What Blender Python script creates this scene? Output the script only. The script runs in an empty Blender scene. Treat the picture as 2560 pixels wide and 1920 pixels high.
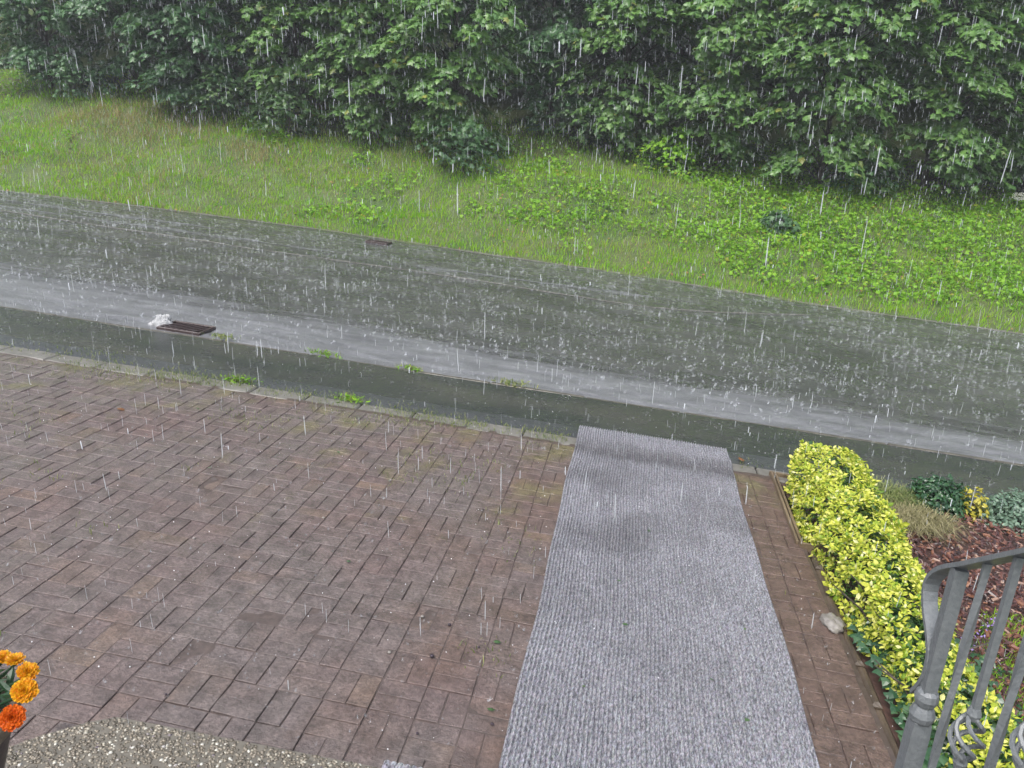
import bpy, math, random
import numpy as np
from mathutils import Matrix, Vector

rng = np.random.default_rng(7)
random.seed(7)
C = bpy.context.scene.collection
S = bpy.context.scene

# ------------------------------------------------------------------ camera, sky, sun, exposure
# The yard is built in its own frame (x along the road, y across it, z off the paving); the street
# falls a little to the right, so everything is tipped by TILT at the end and plumb things lean by PLUMB.
PLUMB = Vector((-0.0651, -0.0440, 0.9969)).normalized()
TILT = PLUMB.rotation_difference(Vector((0, 0, 1))).to_matrix().to_4x4()
EYE = 2.35
RC = Matrix(((0.9808, 0.1520, -0.1206), (0.1586, -0.2717, 0.9492), (0.1115, -0.9502, -0.2908)))


def ortho(m):
    a = Vector((m[0][0], m[1][0], m[2][0])).normalized()
    c_ = Vector((m[0][2], m[1][2], m[2][2])); c_ = (c_ - a * a.dot(c_)).normalized()
    b = c_.cross(a)
    return a, b, c_


ca, cb, cc = ortho(RC)          # right, down, forward of the lens
cam_d = bpy.data.cameras.new("camera"); cam = bpy.data.objects.new("camera", cam_d); C.objects.link(cam)
cam_d.sensor_width = 36.0; cam_d.lens = 27.2; cam_d.clip_start = 0.05; cam_d.clip_end = 1200
cam.matrix_world = TILT @ Matrix(((ca.x, -cb.x, -cc.x, 0), (ca.y, -cb.y, -cc.y, 0), (ca.z, -cb.z, -cc.z, EYE), (0, 0, 0, 1)))
S.camera = cam

SUN_EL, SUN_AZ = math.radians(58), math.radians(205)     # soft cloud light from behind the viewer
w = bpy.data.worlds.new("World"); S.world = w; w.use_nodes = True
wn = w.node_tree; bg = wn.nodes["Background"]
sky = wn.nodes.new("ShaderNodeTexSky"); sky.sky_type = 'NISHITA'; sky.sun_disc = False
sky.sun_elevation = SUN_EL; sky.sun_rotation = SUN_AZ; sky.air_density = 1.0; sky.dust_density = 4.0; sky.ozone_density = 1.0
hs = wn.nodes.new("ShaderNodeHueSaturation"); hs.inputs['Saturation'].default_value = 0.46
wn.links.new(sky.outputs[0], hs.inputs['Color']); wn.links.new(hs.outputs[0], bg.inputs[0])
bg.inputs[1].default_value = 0.15
sun_d = bpy.data.lights.new("sun", 'SUN'); sun = bpy.data.objects.new("sun", sun_d); C.objects.link(sun)
sun_d.energy = 1.2; sun_d.angle = math.radians(30); sun_d.color = (1.0, 0.96, 0.94)
sv = Vector((math.sin(SUN_AZ) * math.cos(SUN_EL), math.cos(SUN_AZ) * math.cos(SUN_EL), math.sin(SUN_EL)))
sun.rotation_euler = sv.to_track_quat('Z', 'Y').to_euler(); sun.location = sv * 40
vs = S.view_settings
vs.view_transform = 'Standard'; vs.look = 'None'; vs.gamma = 1.0; vs.use_curve_mapping = False
vs.exposure = 1.38
S.cycles.volume_bounces = 0
S.cycles.max_bounces = 8
S.cycles.volume_step_rate = 4.0

# ------------------------------------------------------------------ helpers


def link(o, parent=None):
    C.objects.link(o)
    if parent is not None: o.parent = parent
    return o


def tag(o, label=None, cat=None, group=None, kind=None):
    if label: o['label'] = label
    if cat: o['category'] = cat
    if group: o['group'] = group
    if kind: o['kind'] = kind
    return o


def empty(name, loc=(0, 0, 0)):
    o = bpy.data.objects.new(name, None); o.empty_display_size = 0.1; o.location = loc
    return link(o)


def np_mesh(name, V, faces, smooth=False):
    """V (n,3); faces: (k,m) array, or a list of such arrays."""
    V = np.asarray(V, dtype=np.float32)
    fl = [np.asarray(f, dtype=np.int32) for f in (faces if isinstance(faces, list) else [faces])]
    fl = [f for f in fl if len(f)]
    me = bpy.data.meshes.new(name)
    me.vertices.add(len(V)); me.vertices.foreach_set('co', V.ravel())
    loops = np.concatenate([f.ravel() for f in fl])
    tot = np.concatenate([np.full(len(f), f.shape[1], np.int32) for f in fl])
    st = np.concatenate([[0], np.cumsum(tot)[:-1]]).astype(np.int32)
    me.loops.add(len(loops)); me.loops.foreach_set('vertex_index', loops)
    me.polygons.add(len(tot)); me.polygons.foreach_set('loop_start', st); me.polygons.foreach_set('loop_total', tot)
    me.polygons.foreach_set('use_smooth', np.full(len(tot), smooth, bool))
    me.update(calc_edges=True); me.validate()
    return me


def obj(name, V, faces, mat, parent=None, smooth=False, **t):
    me = np_mesh(name, V, faces, smooth)
    if mat: me.materials.append(mat)
    o = bpy.data.objects.new(name, me); link(o, parent)
    return tag(o, **t)


def inst(me, name, parent=None, mw=None):
    o = bpy.data.objects.new(name, me); link(o, parent)
    if mw is not None: o.matrix_local = mw
    return o


class MB:
    def __init__(s): s.V = []; s.F3 = []; s.F4 = []; s.n = 0

    def add(s, V, f3=None, f4=None):
        V = np.asarray(V, float); s.V.append(V)
        if f3 is not None and len(f3): s.F3.append(np.asarray(f3) + s.n)
        if f4 is not None and len(f4): s.F4.append(np.asarray(f4) + s.n)
        s.n += len(V)

    def box(s, c, d, rz=0.0, bev=0.0):
        x, y, z = d[0] / 2, d[1] / 2, d[2] / 2; b = bev
        if b == 0:
            P = np.array([(i * x, j * y, k * z) for k in (-1, 1) for j in (-1, 1) for i in (-1, 1)], float)
            F = [(0, 2, 3, 1), (4, 5, 7, 6), (0, 1, 5, 4), (2, 6, 7, 3), (0, 4, 6, 2), (1, 3, 7, 5)]
        else:
            ring = lambda xx, yy, zz: [(-xx, -yy, zz), (xx, -yy, zz), (xx, yy, zz), (-xx, yy, zz)]
            P = np.array(ring(x, y, -z) + ring(x, y, z - b) + ring(x - b, y - b, z), float)
            F = [(3, 2, 1, 0)] + [(4 * l + i, 4 * l + (i + 1) % 4, 4 * l + 4 + (i + 1) % 4, 4 * l + 4 + i) for l in (0, 1) for i in range(4)] + [(8, 9, 10, 11)]
        cz, sz = math.cos(rz), math.sin(rz)
        P = np.stack([P[:, 0] * cz - P[:, 1] * sz, P[:, 0] * sz + P[:, 1] * cz, P[:, 2]], 1) + np.array(c)
        s.add(P, None, F)

    def tube(s, pts, rad, n=8, caps=True, twist=0.0, a0=0.0, flat=None):
        """sweep of an n-gon along pts; flat=(side vector, half width, half thickness) sweeps a flat bar."""
        pts = [Vector(p) for p in pts]; L = len(pts)
        rad = [rad] * L if np.isscalar(rad) else rad
        rows = []; ref = None
        for i, p in enumerate(pts):
            t = (pts[min(i + 1, L - 1)] - pts[max(i - 1, 0)]).normalized()
            if ref is None:
                ref = Vector((1, 0, 0)) if abs(t.x) < .9 else Vector((0, 1, 0))
            if flat is not None:
                sd = Vector(flat[0]); sd = (sd - t * t.dot(sd)).normalized(); nn = t.cross(sd)
                for (a_, b_) in ((-1, -1), (1, -1), (1, 1), (-1, 1)):
                    rows.append(p + sd * a_ * flat[1] + nn * b_ * flat[2])
            else:
                u = (ref - t * t.dot(ref)).normalized(); ref = u; v = t.cross(u)
                for k in range(n):
                    a = a0 + twist * i + 2 * math.pi * k / n
                    rows.append(p + (u * math.cos(a) + v * math.sin(a)) * rad[i])
        m = 4 if flat is not None else n
        F = [(i * m + k, i * m + (k + 1) % m, (i + 1) * m + (k + 1) % m, (i + 1) * m + k) for i in range(L - 1) for k in range(m)]
        V = [tuple(r) for r in rows]; f3 = []
        if caps:
            for base, p, fl in ((0, pts[0], 1), ((L - 1) * m, pts[-1], 0)):
                V.append(tuple(p)); ci = len(V) - 1
                for k in range(m):
                    q = (base + k, base + (k + 1) % m)
                    f3.append((ci, q[1], q[0]) if fl else (ci, q[0], q[1]))
        s.add(V, f3, F)

    def build(s, name, mat, parent=None, smooth=False, **t):
        fs = ([np.concatenate(s.F3)] if s.F3 else []) + ([np.concatenate(s.F4)] if s.F4 else [])
        return obj(name, np.concatenate(s.V), fs, mat, parent, smooth, **t)


def vnoise(x, y, seed=0):
    """smooth value noise in 0..1 on arrays"""
    x = np.asarray(x, float); y = np.asarray(y, float)
    xi = np.floor(x).astype(np.int64); yi = np.floor(y).astype(np.int64); fx = x - xi; fy = y - yi
    fx = fx * fx * (3 - 2 * fx); fy = fy * fy * (3 - 2 * fy)

    def h(a, b):
        v = (a * 374761393 + b * 668265263 + seed * 974711) & 0x7fffffff
        v = ((v ^ (v >> 13)) * 1274126177) & 0x7fffffff
        return ((v ^ (v >> 16)) & 0xffff) / 65535.0
    return (h(xi, yi) * (1 - fx) + h(xi + 1, yi) * fx) * (1 - fy) + (h(xi, yi + 1) * (1 - fx) + h(xi + 1, yi + 1) * fx) * fy


def fbm(x, y, seed=0, o=3):
    s_, a, t = 0, 1.0, 0
    for k in range(o):
        s_ = s_ + a * vnoise(np.asarray(x) * 2 ** k, np.asarray(y) * 2 ** k, seed + k); t += a; a *= .5
    return s_ / t


def grid(x0, x1, nx, y0, y1, ny):
    X, Y = np.meshgrid(np.linspace(x0, x1, nx), np.linspace(y0, y1, ny))
    i = np.arange((nx - 1) * (ny - 1)); r, c_ = i // (nx - 1), i % (nx - 1); a = r * nx + c_
    return X.ravel(), Y.ravel(), np.stack([a, a + 1, a + nx + 1, a + nx], 1)


def frames(n, up, tip):
    """rotation matrices (k,3,3): columns side, tip, normal from wanted normal n and tip direction"""
    nn = n / np.linalg.norm(n, axis=1, keepdims=True)
    t = tip - nn * np.sum(nn * tip, 1, keepdims=True)
    t /= np.linalg.norm(t, axis=1, keepdims=True) + 1e-9
    s_ = np.cross(t, nn)
    return np.stack([s_, t, nn], 2)


def scatter(T, F, P, Rm, sc):
    """replicate template T/F at points P with rotations Rm and scales sc"""
    k = len(P); m = len(T)
    V = np.einsum('kij,mj->kmi', Rm, T) * np.asarray(sc).reshape(-1, 1, 1) + P[:, None, :]
    FF = (F[None] + (np.arange(k) * m)[:, None, None]).reshape(-1, F.shape[1])
    return V.reshape(-1, 3), FF


# ------------------------------------------------------------------ materials
ALB = 0.64      # everything is soaked: wet surfaces are darker than dry ones


def mat(name, rough=0.6, spec=0.5):
    m = bpy.data.materials.new(name); m.use_nodes = True
    nt = m.node_tree; b = nt.nodes['Principled BSDF']
    b.inputs['Roughness'].default_value = rough; b.inputs['Specular IOR Level'].default_value = spec
    return m, nt, b


def N(nt, typ, **kw):
    n = nt.nodes.new(typ)
    for k, v in kw.items():
        if k in n.inputs: n.inputs[k].default_value = v
        else: setattr(n, k, v)
    return n


def co(nt, scale=(1, 1, 1), kind='Object'):
    t = nt.nodes.new('ShaderNodeTexCoord'); mp = nt.nodes.new('ShaderNodeMapping'); mp.inputs['Scale'].default_value = scale
    nt.links.new(t.outputs[kind], mp.inputs[0]); return mp.outputs[0]


def noise(nt, vec, scale, detail=4, rough=.55):
    n = N(nt, 'ShaderNodeTexNoise', Scale=scale, Detail=detail, Roughness=rough); nt.links.new(vec, n.inputs['Vector']); return n.outputs[0]


def ramp(nt, fac, stops, interp='LINEAR'):
    r = nt.nodes.new('ShaderNodeValToRGB'); r.color_ramp.interpolation = interp
    e = r.color_ramp.elements
    while len(e) < len(stops): e.new(0.5)
    for k, (p, c_) in enumerate(stops):
        e[k].position = p; e[k].color = (c_, c_, c_, 1) if np.isscalar(c_) else (*[v * ALB for v in c_], 1)
    nt.links.new(fac, r.inputs[0]); return r.outputs[0]


def mixc(nt, fac, a, b, mode='MIX'):
    n = nt.nodes.new('ShaderNodeMix'); n.data_type = 'RGBA'; n.blend_type = mode
    for v, i in ((fac, 0), (a, 6), (b, 7)):
        if hasattr(v, 'default_value'): nt.links.new(v, n.inputs[i])
        elif i == 0: n.inputs[0].default_value = v
        else: n.inputs[i].default_value = (*[q * (ALB if mode == 'MIX' else 1) for q in v], 1)
    return n.outputs[2]


def math_(nt, op, a, b=0.0):
    n = nt.nodes.new('ShaderNodeMath'); n.operation = op
    for v, i in ((a, 0), (b, 1)):
        if hasattr(v, 'default_value'): nt.links.new(v, n.inputs[i])
        else: n.inputs[i].default_value = v
    return n.outputs[0]


def bump(nt, b, h, strength=.3, dist=.01):
    n = nt.nodes.new('ShaderNodeBump'); n.inputs['Strength'].default_value = strength; n.inputs['Distance'].default_value = dist
    nt.links.new(h, n.inputs['Height']); nt.links.new(n.outputs[0], b.inputs['Normal']); return n


def rnd(nt):
    """one random number per loose piece or per object"""
    g = nt.nodes.new('ShaderNodeNewGeometry'); oi = nt.nodes.new('ShaderNodeObjectInfo')
    return math_(nt, 'FRACT', math_(nt, 'ADD', g.outputs['Random Per Island'], oi.outputs['Random']))


def leaf_mat(name, stops, rough=.38, transl=.3, patch=None, spec=.5):
    m, nt, b = mat(name, rough, spec)
    col = ramp(nt, rnd(nt), stops)
    if patch:
        f = ramp(nt, noise(nt, co(nt), patch[0], 2), [(.42, 0.0), (.62, 1.0)]); col = mixc(nt, f, col, mixc(nt, .6, col, patch[1]))
    nt.links.new(col, b.inputs['Base Color'])
    tr = nt.nodes.new('ShaderNodeBsdfTranslucent'); nt.links.new(mixc(nt, 1.0, col, (1.3, 1.5, .7), 'MULTIPLY'), tr.inputs[0])
    mx = nt.nodes.new('ShaderNodeMixShader'); mx.inputs[0].default_value = transl
    nt.links.new(b.outputs[0], mx.inputs[1]); nt.links.new(tr.outputs[0], mx.inputs[2])
    nt.links.new(mx.outputs[0], nt.nodes['Material Output'].inputs[0]); return m


M_maple = leaf_mat('maple_leaf', [(0, (.080, .180, .052)), (.4, (.128, .268, .068)), (.75, (.172, .330, .082)), (.97, (.15, .27, .07)), (1, (.30, .31, .06))])
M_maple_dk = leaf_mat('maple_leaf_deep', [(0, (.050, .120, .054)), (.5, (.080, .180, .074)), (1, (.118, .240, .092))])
M_shrub = leaf_mat('shrub_leaf', [(0, (.040, .095, .035)), (.6, (.07, .15, .05)), (1, (.12, .21, .06))])
M_cover = leaf_mat('ground_leaf', [(0, (.12, .28, .02)), (.5, (.20, .43, .03)), (.93, (.30, .54, .05)), (1, (.33, .30, .04))], .5, .35, None, .2)
M_grass = leaf_mat('grass_blade', [(0, (.14, .36, .02)), (.5, (.23, .52, .03)), (.85, (.35, .60, .05)), (1, (.40, .37, .06))], .7, .4, (.55, (.36, .54, .06)), .04)
M_dry = leaf_mat('dry_blade', [(0, (.22, .19, .07)), (.5, (.34, .27, .13)), (1, (.46, .37, .22))], .7, .3, None, .1)
M_hedge = leaf_mat('hedge_leaf', [(0, (.13, .27, .03)), (.16, (.36, .48, .04)), (.42, (.60, .65, .07)), (.75, (.74, .74, .12)), (.94, (.84, .82, .24)), (1, (.95, .94, .58))], .45, .35, None, .35)
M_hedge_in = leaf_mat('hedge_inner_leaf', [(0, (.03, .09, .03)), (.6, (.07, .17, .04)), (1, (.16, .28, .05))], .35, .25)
M_ivy = leaf_mat('ivy_leaf', [(0, (.022, .075, .035)), (.6, (.045, .125, .05)), (1, (.10, .19, .09))], .3, .2)
M_bluegreen = leaf_mat('bluegreen_leaf', [(0, (.08, .15, .10)), (.6, (.15, .25, .17)), (1, (.24, .35, .25))], .45, .2)
M_dkshrub = leaf_mat('dark_shrub_leaf', [(0, (.018, .065, .028)), (.7, (.035, .11, .04)), (1, (.07, .17, .06))], .3, .2)
M_yellow = leaf_mat('yellow_leaf', [(0, (.40, .36, .03)), (1, (.62, .55, .07))], .4, .3)
M_marig_leaf = leaf_mat('marigold_leaf', [(0, (.02, .06, .025)), (1, (.05, .12, .045))], .45, .2)
M_petal_y = leaf_mat('amber_petal', [(0, (.80, .26, .004)), (.6, (.86, .40, .006)), (1, (.90, .52, .015))], .5, .25)
M_petal_o = leaf_mat('orange_petal', [(0, (.66, .09, .003)), (1, (.85, .17, .004))], .5, .25)
M_white = leaf_mat('white_petal', [(0, (.70, .72, .62)), (1, (.85, .85, .80))], .5, .2)
M_violet = leaf_mat('violet_petal', [(0, (.22, .14, .45)), (1, (.38, .28, .62))], .5, .2)
M_brownleaf = leaf_mat('dead_leaf', [(0, (.20, .08, .03)), (1, (.42, .21, .09))], .4, .2)
M_pale = leaf_mat('pale_blade', [(0, (.20, .19, .09)), (.5, (.36, .33, .18)), (1, (.50, .45, .28))], .6, .3, None, .15)
M_tuft = leaf_mat('tuft_blade', [(0, (.11, .17, .04)), (.5, (.20, .26, .07)), (1, (.34, .34, .14))], .5, .3)


def bark():
    m, nt, b = mat('bark', .7); v = co(nt, (1, 1, .25))
    n = noise(nt, v, 30, 5); nt.links.new(ramp(nt, n, [(.3, (.035, .028, .022)), (.7, (.11, .09, .07))]), b.inputs['Base Color']); bump(nt, b, n, .6, .02); return m


M_bark = bark()


def ground_mat():
    m, nt, b = mat('earth', .75); v = co(nt)
    n = noise(nt, v, .7, 5); n2 = noise(nt, v, 14, 5)
    c1 = ramp(nt, n, [(.35, (.065, .125, .018)), (.55, (.115, .150, .035)), (.7, (.085, .16, .02))])
    nt.links.new(mixc(nt, .5, c1, ramp(nt, n2, [(.3, .25), (.7, 1.0)]), 'MULTIPLY'), b.inputs['Base Color']); bump(nt, b, n2, .7, .05); return m


M_earth = ground_mat()


def wet_asphalt(name, lo, hi, rough, rip=.25, film=(.10, .10, .09), tone=None):
    m, nt, b = mat(name, rough, .5); v = co(nt)
    fine = noise(nt, v, 160, 3, .7); big = noise(nt, co(nt, (.35, 1.0, 1)), 1.3, 5)
    c1 = ramp(nt, fine, [(.3, lo), (.7, hi)])
    f = ramp(nt, big, [(.38, 0.0), (.66, 1.0)])
    nt.links.new(mixc(nt, math_(nt, 'MULTIPLY', f, .75), c1, film), b.inputs['Base Color'])
    r = noise(nt, co(nt, (1, 1.3, 1)), 22, 6, .65)
    vo = N(nt, 'ShaderNodeTexVoronoi', Scale=17.0); nt.links.new(v, vo.inputs['Vector'])
    h = math_(nt, 'ADD', math_(nt, 'MULTIPLY', ramp(nt, vo.outputs['Distance'], [(0, 1.0), (.12, .1), (.2, .55), (.3, .2), (.5, .2)]), .5), r)
    bump(nt, b, h, rip, .03)
    nt.links.new(ramp(nt, noise(nt, v, 3, 4), [(.35, rough * .7), (.7, min(1, rough * 1.5))]), b.inputs['Roughness'])
    return m


M_road = wet_asphalt('wet_road', (.036, .037, .037), (.080, .081, .080), .26, .4, (.108, .109, .106))
M_walk = wet_asphalt('wet_footway', (.016, .019, .019), (.056, .061, .060), .22, .55, (.080, .078, .068))


def stream_mat():
    m, nt, b = mat('running_water', .30, .5)
    v = co(nt, (.4, 1.1, 1)); n = noise(nt, v, 6, 7, .72); n2 = noise(nt, co(nt, (.5, 1, 1)), 40, 5, .7)
    c1 = ramp(nt, n, [(.30, (.13, .133, .142)), (.52, (.21, .215, .230)), (.75, (.32, .325, .345))])
    nt.links.new(c1, b.inputs['Base Color']); bump(nt, b, math_(nt, 'ADD', n, math_(nt, 'MULTIPLY', n2, .6)), .5, .05)
    at = nt.nodes.new('ShaderNodeAttribute'); at.attribute_name = 'thin'           # the film thins out and breaks up away from the kerb
    brk = noise(nt, co(nt, (.35, 1.6, 1)), 2.2, 5, .6)
    al = ramp(nt, math_(nt, 'ADD', at.outputs['Fac'], math_(nt, 'MULTIPLY', math_(nt, 'SUBTRACT', brk, .5), .9)), [(.55, .94), (.80, .6), (1.0, 0.0)])
    tp = nt.nodes.new('ShaderNodeBsdfTransparent'); mx = nt.nodes.new('ShaderNodeMixShader'); nt.links.new(al, mx.inputs[0])
    nt.links.new(tp.outputs[0], mx.inputs[1]); nt.links.new(b.outputs[0], mx.inputs[2]); nt.links.new(mx.outputs[0], nt.nodes['Material Output'].inputs[0]); return m


M_stream = stream_mat()


def silt_mat():
    m, nt, b = mat('silt_ridge', .5); n = noise(nt, co(nt), 35, 5, .7)
    nt.links.new(ramp(nt, n, [(.3, (.10, .098, .088)), (.7, (.20, .195, .17))]), b.inputs['Base Color']); bump(nt, b, n, .5, .01); return m


M_silt = silt_mat()


def brick_mat():
    m, nt, b = mat('clay_paver', .3, .5)
    r = rnd(nt); v = co(nt)
    base = ramp(nt, r, [(0, (.165, .112, .106)), (.35, (.190, .122, .110)), (.65, (.170, .128, .122)), (.86, (.195, .122, .098)), (.95, (.235, .150, .092)), (1, (.21, .132, .122))])
    g = nt.nodes.new('ShaderNodeNewGeometry')
    mp = nt.nodes.new('ShaderNodeMapping'); nt.links.new(g.outputs['Position'], mp.inputs[0])
    sep = nt.nodes.new('ShaderNodeSeparateXYZ'); nt.links.new(mp.outputs[0], sep.inputs[0])
    n1 = noise(nt, mp.outputs[0], 1.1, 4); n2 = noise(nt, mp.outputs[0], 60, 5, .7); n3 = noise(nt, mp.outputs[0], 2.6, 5); n4 = noise(nt, mp.outputs[0], 11, 6, .7)
    mud = ramp(nt, n1, [(.34, .30), (.58, .95)])
    c1 = mixc(nt, mud, base, (.180, .148, .142))
    # rust brown wash near the runner and beyond it, moss in patches
    wash = math_(nt, 'MULTIPLY', ramp(nt, math_(nt, 'ADD', math_(nt, 'MULTIPLY', sep.outputs[0], .22), n3), [(.28, 0.0), (.62, 1.0)]), .75)
    c1 = mixc(nt, wash, c1, (.155, .100, .076))
    c1 = mixc(nt, ramp(nt, math_(nt, 'ADD', n3, math_(nt, 'MULTIPLY', math_(nt, 'SUBTRACT', sep.outputs[1], 5.2), .07)), [(.57, 0.0), (.70, .65)]), c1, (.205, .185, .09))
    c1 = mixc(nt, .95, c1, ramp(nt, n4, [(.25, .42), (.72, 1.30)]), 'MULTIPLY')
    c1 = mixc(nt, .95, c1, ramp(nt, n2, [(.25, .45), (.7, 1.35)]), 'MULTIPLY')
    nt.links.new(c1, b.inputs['Base Color'])
    nt.links.new(ramp(nt, math_(nt, 'SUBTRACT', n1, math_(nt, 'MULTIPLY', sep.outputs[0], .05)), [(.35, .34), (.72, .13)]), b.inputs['Roughness'])
    rip = noise(nt, mp.outputs[0], 24, 7, .75)
    bump(nt, b, math_(nt, 'ADD', math_(nt, 'MULTIPLY', n2, .7), rip), .55, .018); return m


M_brick = brick_mat()


def simple(name, c1, c2, scale, rough=.5, bs=.3, bd=.01, metal=0.0, coord=(1, 1, 1)):
    m, nt, b = mat(name, rough); n = noise(nt, co(nt, coord), scale, 5, .65)
    nt.links.new(ramp(nt, n, [(.3, c1), (.7, c2)]), b.inputs['Base Color']); b.inputs['Metallic'].default_value = metal
    bump(nt, b, n, bs, bd); return m


M_joint = simple('joint_sand', (.060, .044, .038), (.130, .098, .084), 25, .35)
M_edge = simple('edging_concrete', (.12, .115, .10), (.26, .25, .225), 6, .4, .5, .01)
M_kerb = simple('kerb_concrete', (.06, .056, .046), (.17, .155, .125), 9, .4)
M_bededge = simple('bed_edging', (.055, .042, .030), (.125, .092, .062), 12, .45, .6, .02)
M_timber = simple('wet_timber', (.10, .07, .042), (.24, .18, .11), 18, .5, coord=(1, .15, 1))
M_iron = simple('hammered_iron', (.135, .150, .160), (.205, .22, .23), 90, .42, .5, .004)
M_rust = simple('rusty_iron', (.030, .021, .022), (.075, .048, .045), 60, .4)
M_void = simple('drain_dark', (.012, .010, .010), (.03, .025, .024), 20, .6)  # near-black colour stands in for the shade in the hollow drain
M_soil = simple('bed_soil', (.045, .024, .018), (.11, .055, .042), 30, .7)
M_lawn = simple('lawn_soil', (.05, .06, .02), (.10, .10, .04), 20, .8)
M_matrix = simple('washed_concrete', (.11, .10, .08), (.20, .18, .145), 45, .4)
M_stair = simple('stair_concrete', (.22, .21, .19), (.33, .31, .28), 20, .5)
M_pot = simple('dark_pot', (.030, .018, .018), (.06, .036, .032), 14, .45)
M_potrim = simple('pot_rim', (.13, .10, .07), (.22, .17, .12), 18, .5)
M_berry = simple('dark_berry', (.02, .012, .02), (.05, .03, .045), 60, .3)
M_foam = simple('water_foam', (.30, .31, .32), (.66, .67, .68), 24, .4, .9, .03)
M_stone = simple('pale_stone', (.17, .155, .14), (.36, .34, .31), 22, .4)


def chip_mat():
    m, nt, b = mat('bark_chip', .38)
    nt.links.new(ramp(nt, rnd(nt), [(0, (.030, .012, .012)), (.5, (.085, .030, .025)), (.82, (.15, .058, .038)), (.96, (.28, .13, .07)), (1, (.42, .33, .28))]), b.inputs['Base Color']); return m


def pebble_mat():
    m, nt, b = mat('pebble', .25)
    nt.links.new(ramp(nt, rnd(nt), [(0, (.09, .078, .06)), (.4, (.17, .145, .11)), (.7, (.25, .215, .165)), (.9, (.37, .34, .27)), (.97, (.66, .65, .58)), (1, (.12, .09, .12))]), b.inputs['Base Color']); return m


M_chip = chip_mat(); M_pebble = pebble_mat()


def carpet_mat():
    m, nt, b = mat('ribbed_carpet', .55, .4); v = co(nt)
    g = nt.nodes.new('ShaderNodeSeparateXYZ'); t = nt.nodes.new('ShaderNodeTexCoord'); nt.links.new(t.outputs['Object'], g.inputs[0])
    n1 = N(nt, 'ShaderNodeTexNoise', Scale=95.0, Detail=3.0, Roughness=.7); nt.links.new(co(nt, (1.3, .55, 1)), n1.inputs['Vector'])
    c1 = ramp(nt, n1.outputs[0], [(.30, (.020, .019, .026)), (.42, (.13, .13, .150)), (.54, (.32, .324, .355)), (.70, (.58, .585, .63))])
    tint = N(nt, 'ShaderNodeTexNoise', Scale=70.0, Detail=2.0); nt.links.new(v, tint.inputs['Vector'])
    c1 = mixc(nt, .22, c1, tint.outputs[1], 'OVERLAY')
    # soaked patches, and the soaked fold across the dip near the street
    wob = math_(nt, 'MULTIPLY', math_(nt, 'SUBTRACT', noise(nt, v, 3.0, 3), .5), .35)
    band = math_(nt, 'ABSOLUTE', math_(nt, 'SUBTRACT', math_(nt, 'ADD', g.outputs[1], wob), 6.13))
    bandm = ramp(nt, band, [(.05, .80), (.27, 0.0)])
    far = ramp(nt, math_(nt, 'DIVIDE', g.outputs[1], 10.0), [(.30, 0.25), (.46, 1.0), (.60, 1.0), (.625, 0.15)])
    pat = math_(nt, 'MULTIPLY', ramp(nt, noise(nt, co(nt, (.9, 1.0, 1)), 1.7, 5), [(.42, 0.0), (.62, .55)]), far)
    wet = math_(nt, 'MAXIMUM', bandm, pat)
    nt.links.new(mixc(nt, wet, c1, mixc(nt, 1.0, c1, (.42, .41, .40), 'MULTIPLY')), b.inputs['Base Color'])
    bump(nt, b, n1.outputs[0], .8, .006); return m


M_carpet = carpet_mat()


def water_drop_mat(name, alpha, col=(.80, .83, .86)):
    m, nt, b = mat(name, .15, .5); b.inputs['Base Color'].default_value = (*col, 1)  # whitish base colour stands in for sky light refracted through clear water
    tp = nt.nodes.new('ShaderNodeBsdfTransparent'); mx = nt.nodes.new('ShaderNodeMixShader'); mx.inputs[0].default_value = alpha
    tl = nt.nodes.new('ShaderNodeBsdfTranslucent'); tl.inputs[0].default_value = (*col, 1)
    m2 = nt.nodes.new('ShaderNodeMixShader'); m2.inputs[0].default_value = .5
    nt.links.new(b.outputs[0], m2.inputs[1]); nt.links.new(tl.outputs[0], m2.inputs[2])
    nt.links.new(tp.outputs[0], mx.inputs[1]); nt.links.new(m2.outputs[0], mx.inputs[2])
    nt.links.new(mx.outputs[0], nt.nodes['Material Output'].inputs[0]); return m


M_drop = water_drop_mat('falling_drop', .42)
M_splash = water_drop_mat('splash_water', .24)

# ------------------------------------------------------------------ ground levels
Y_BRICK, Y_EDGE, Y_WALK, Y_KERB = 6.16, 6.34, 6.62, 7.62     # paving end, edging end, footway end, kerb line
Z_ROAD = -0.07
EX = np.array([-40, -15.5, -11.5, -7.4, -3.8, 0, 3.9, 6.2, 8.1, 14, 40]); EY = np.array([17.2, 17.4, 18.05, 18.2, 17.85, 17.6, 16.85, 16.75, 16.7, 16.6, 16.4])


def edge_y(x): return np.interp(x, EX, EY)


def bank_z(x, y):
    d = y - edge_y(x)
    h = np.where(d < 0, d * .12, np.where(d < .8, d * d * .2 + .02 * d, .144 + (d - .8) * .40))
    h = h + np.where(d > 9, (d - 9) * .16, 0)
    amp = np.clip(d / 1.5, 0, 1)
    return Z_ROAD + .015 + h + amp * ((fbm(x * .5, y * .5, 3) - .5) * .7 + (fbm(x * 2.3, y * 2.3, 9) - .5) * .22)


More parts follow.
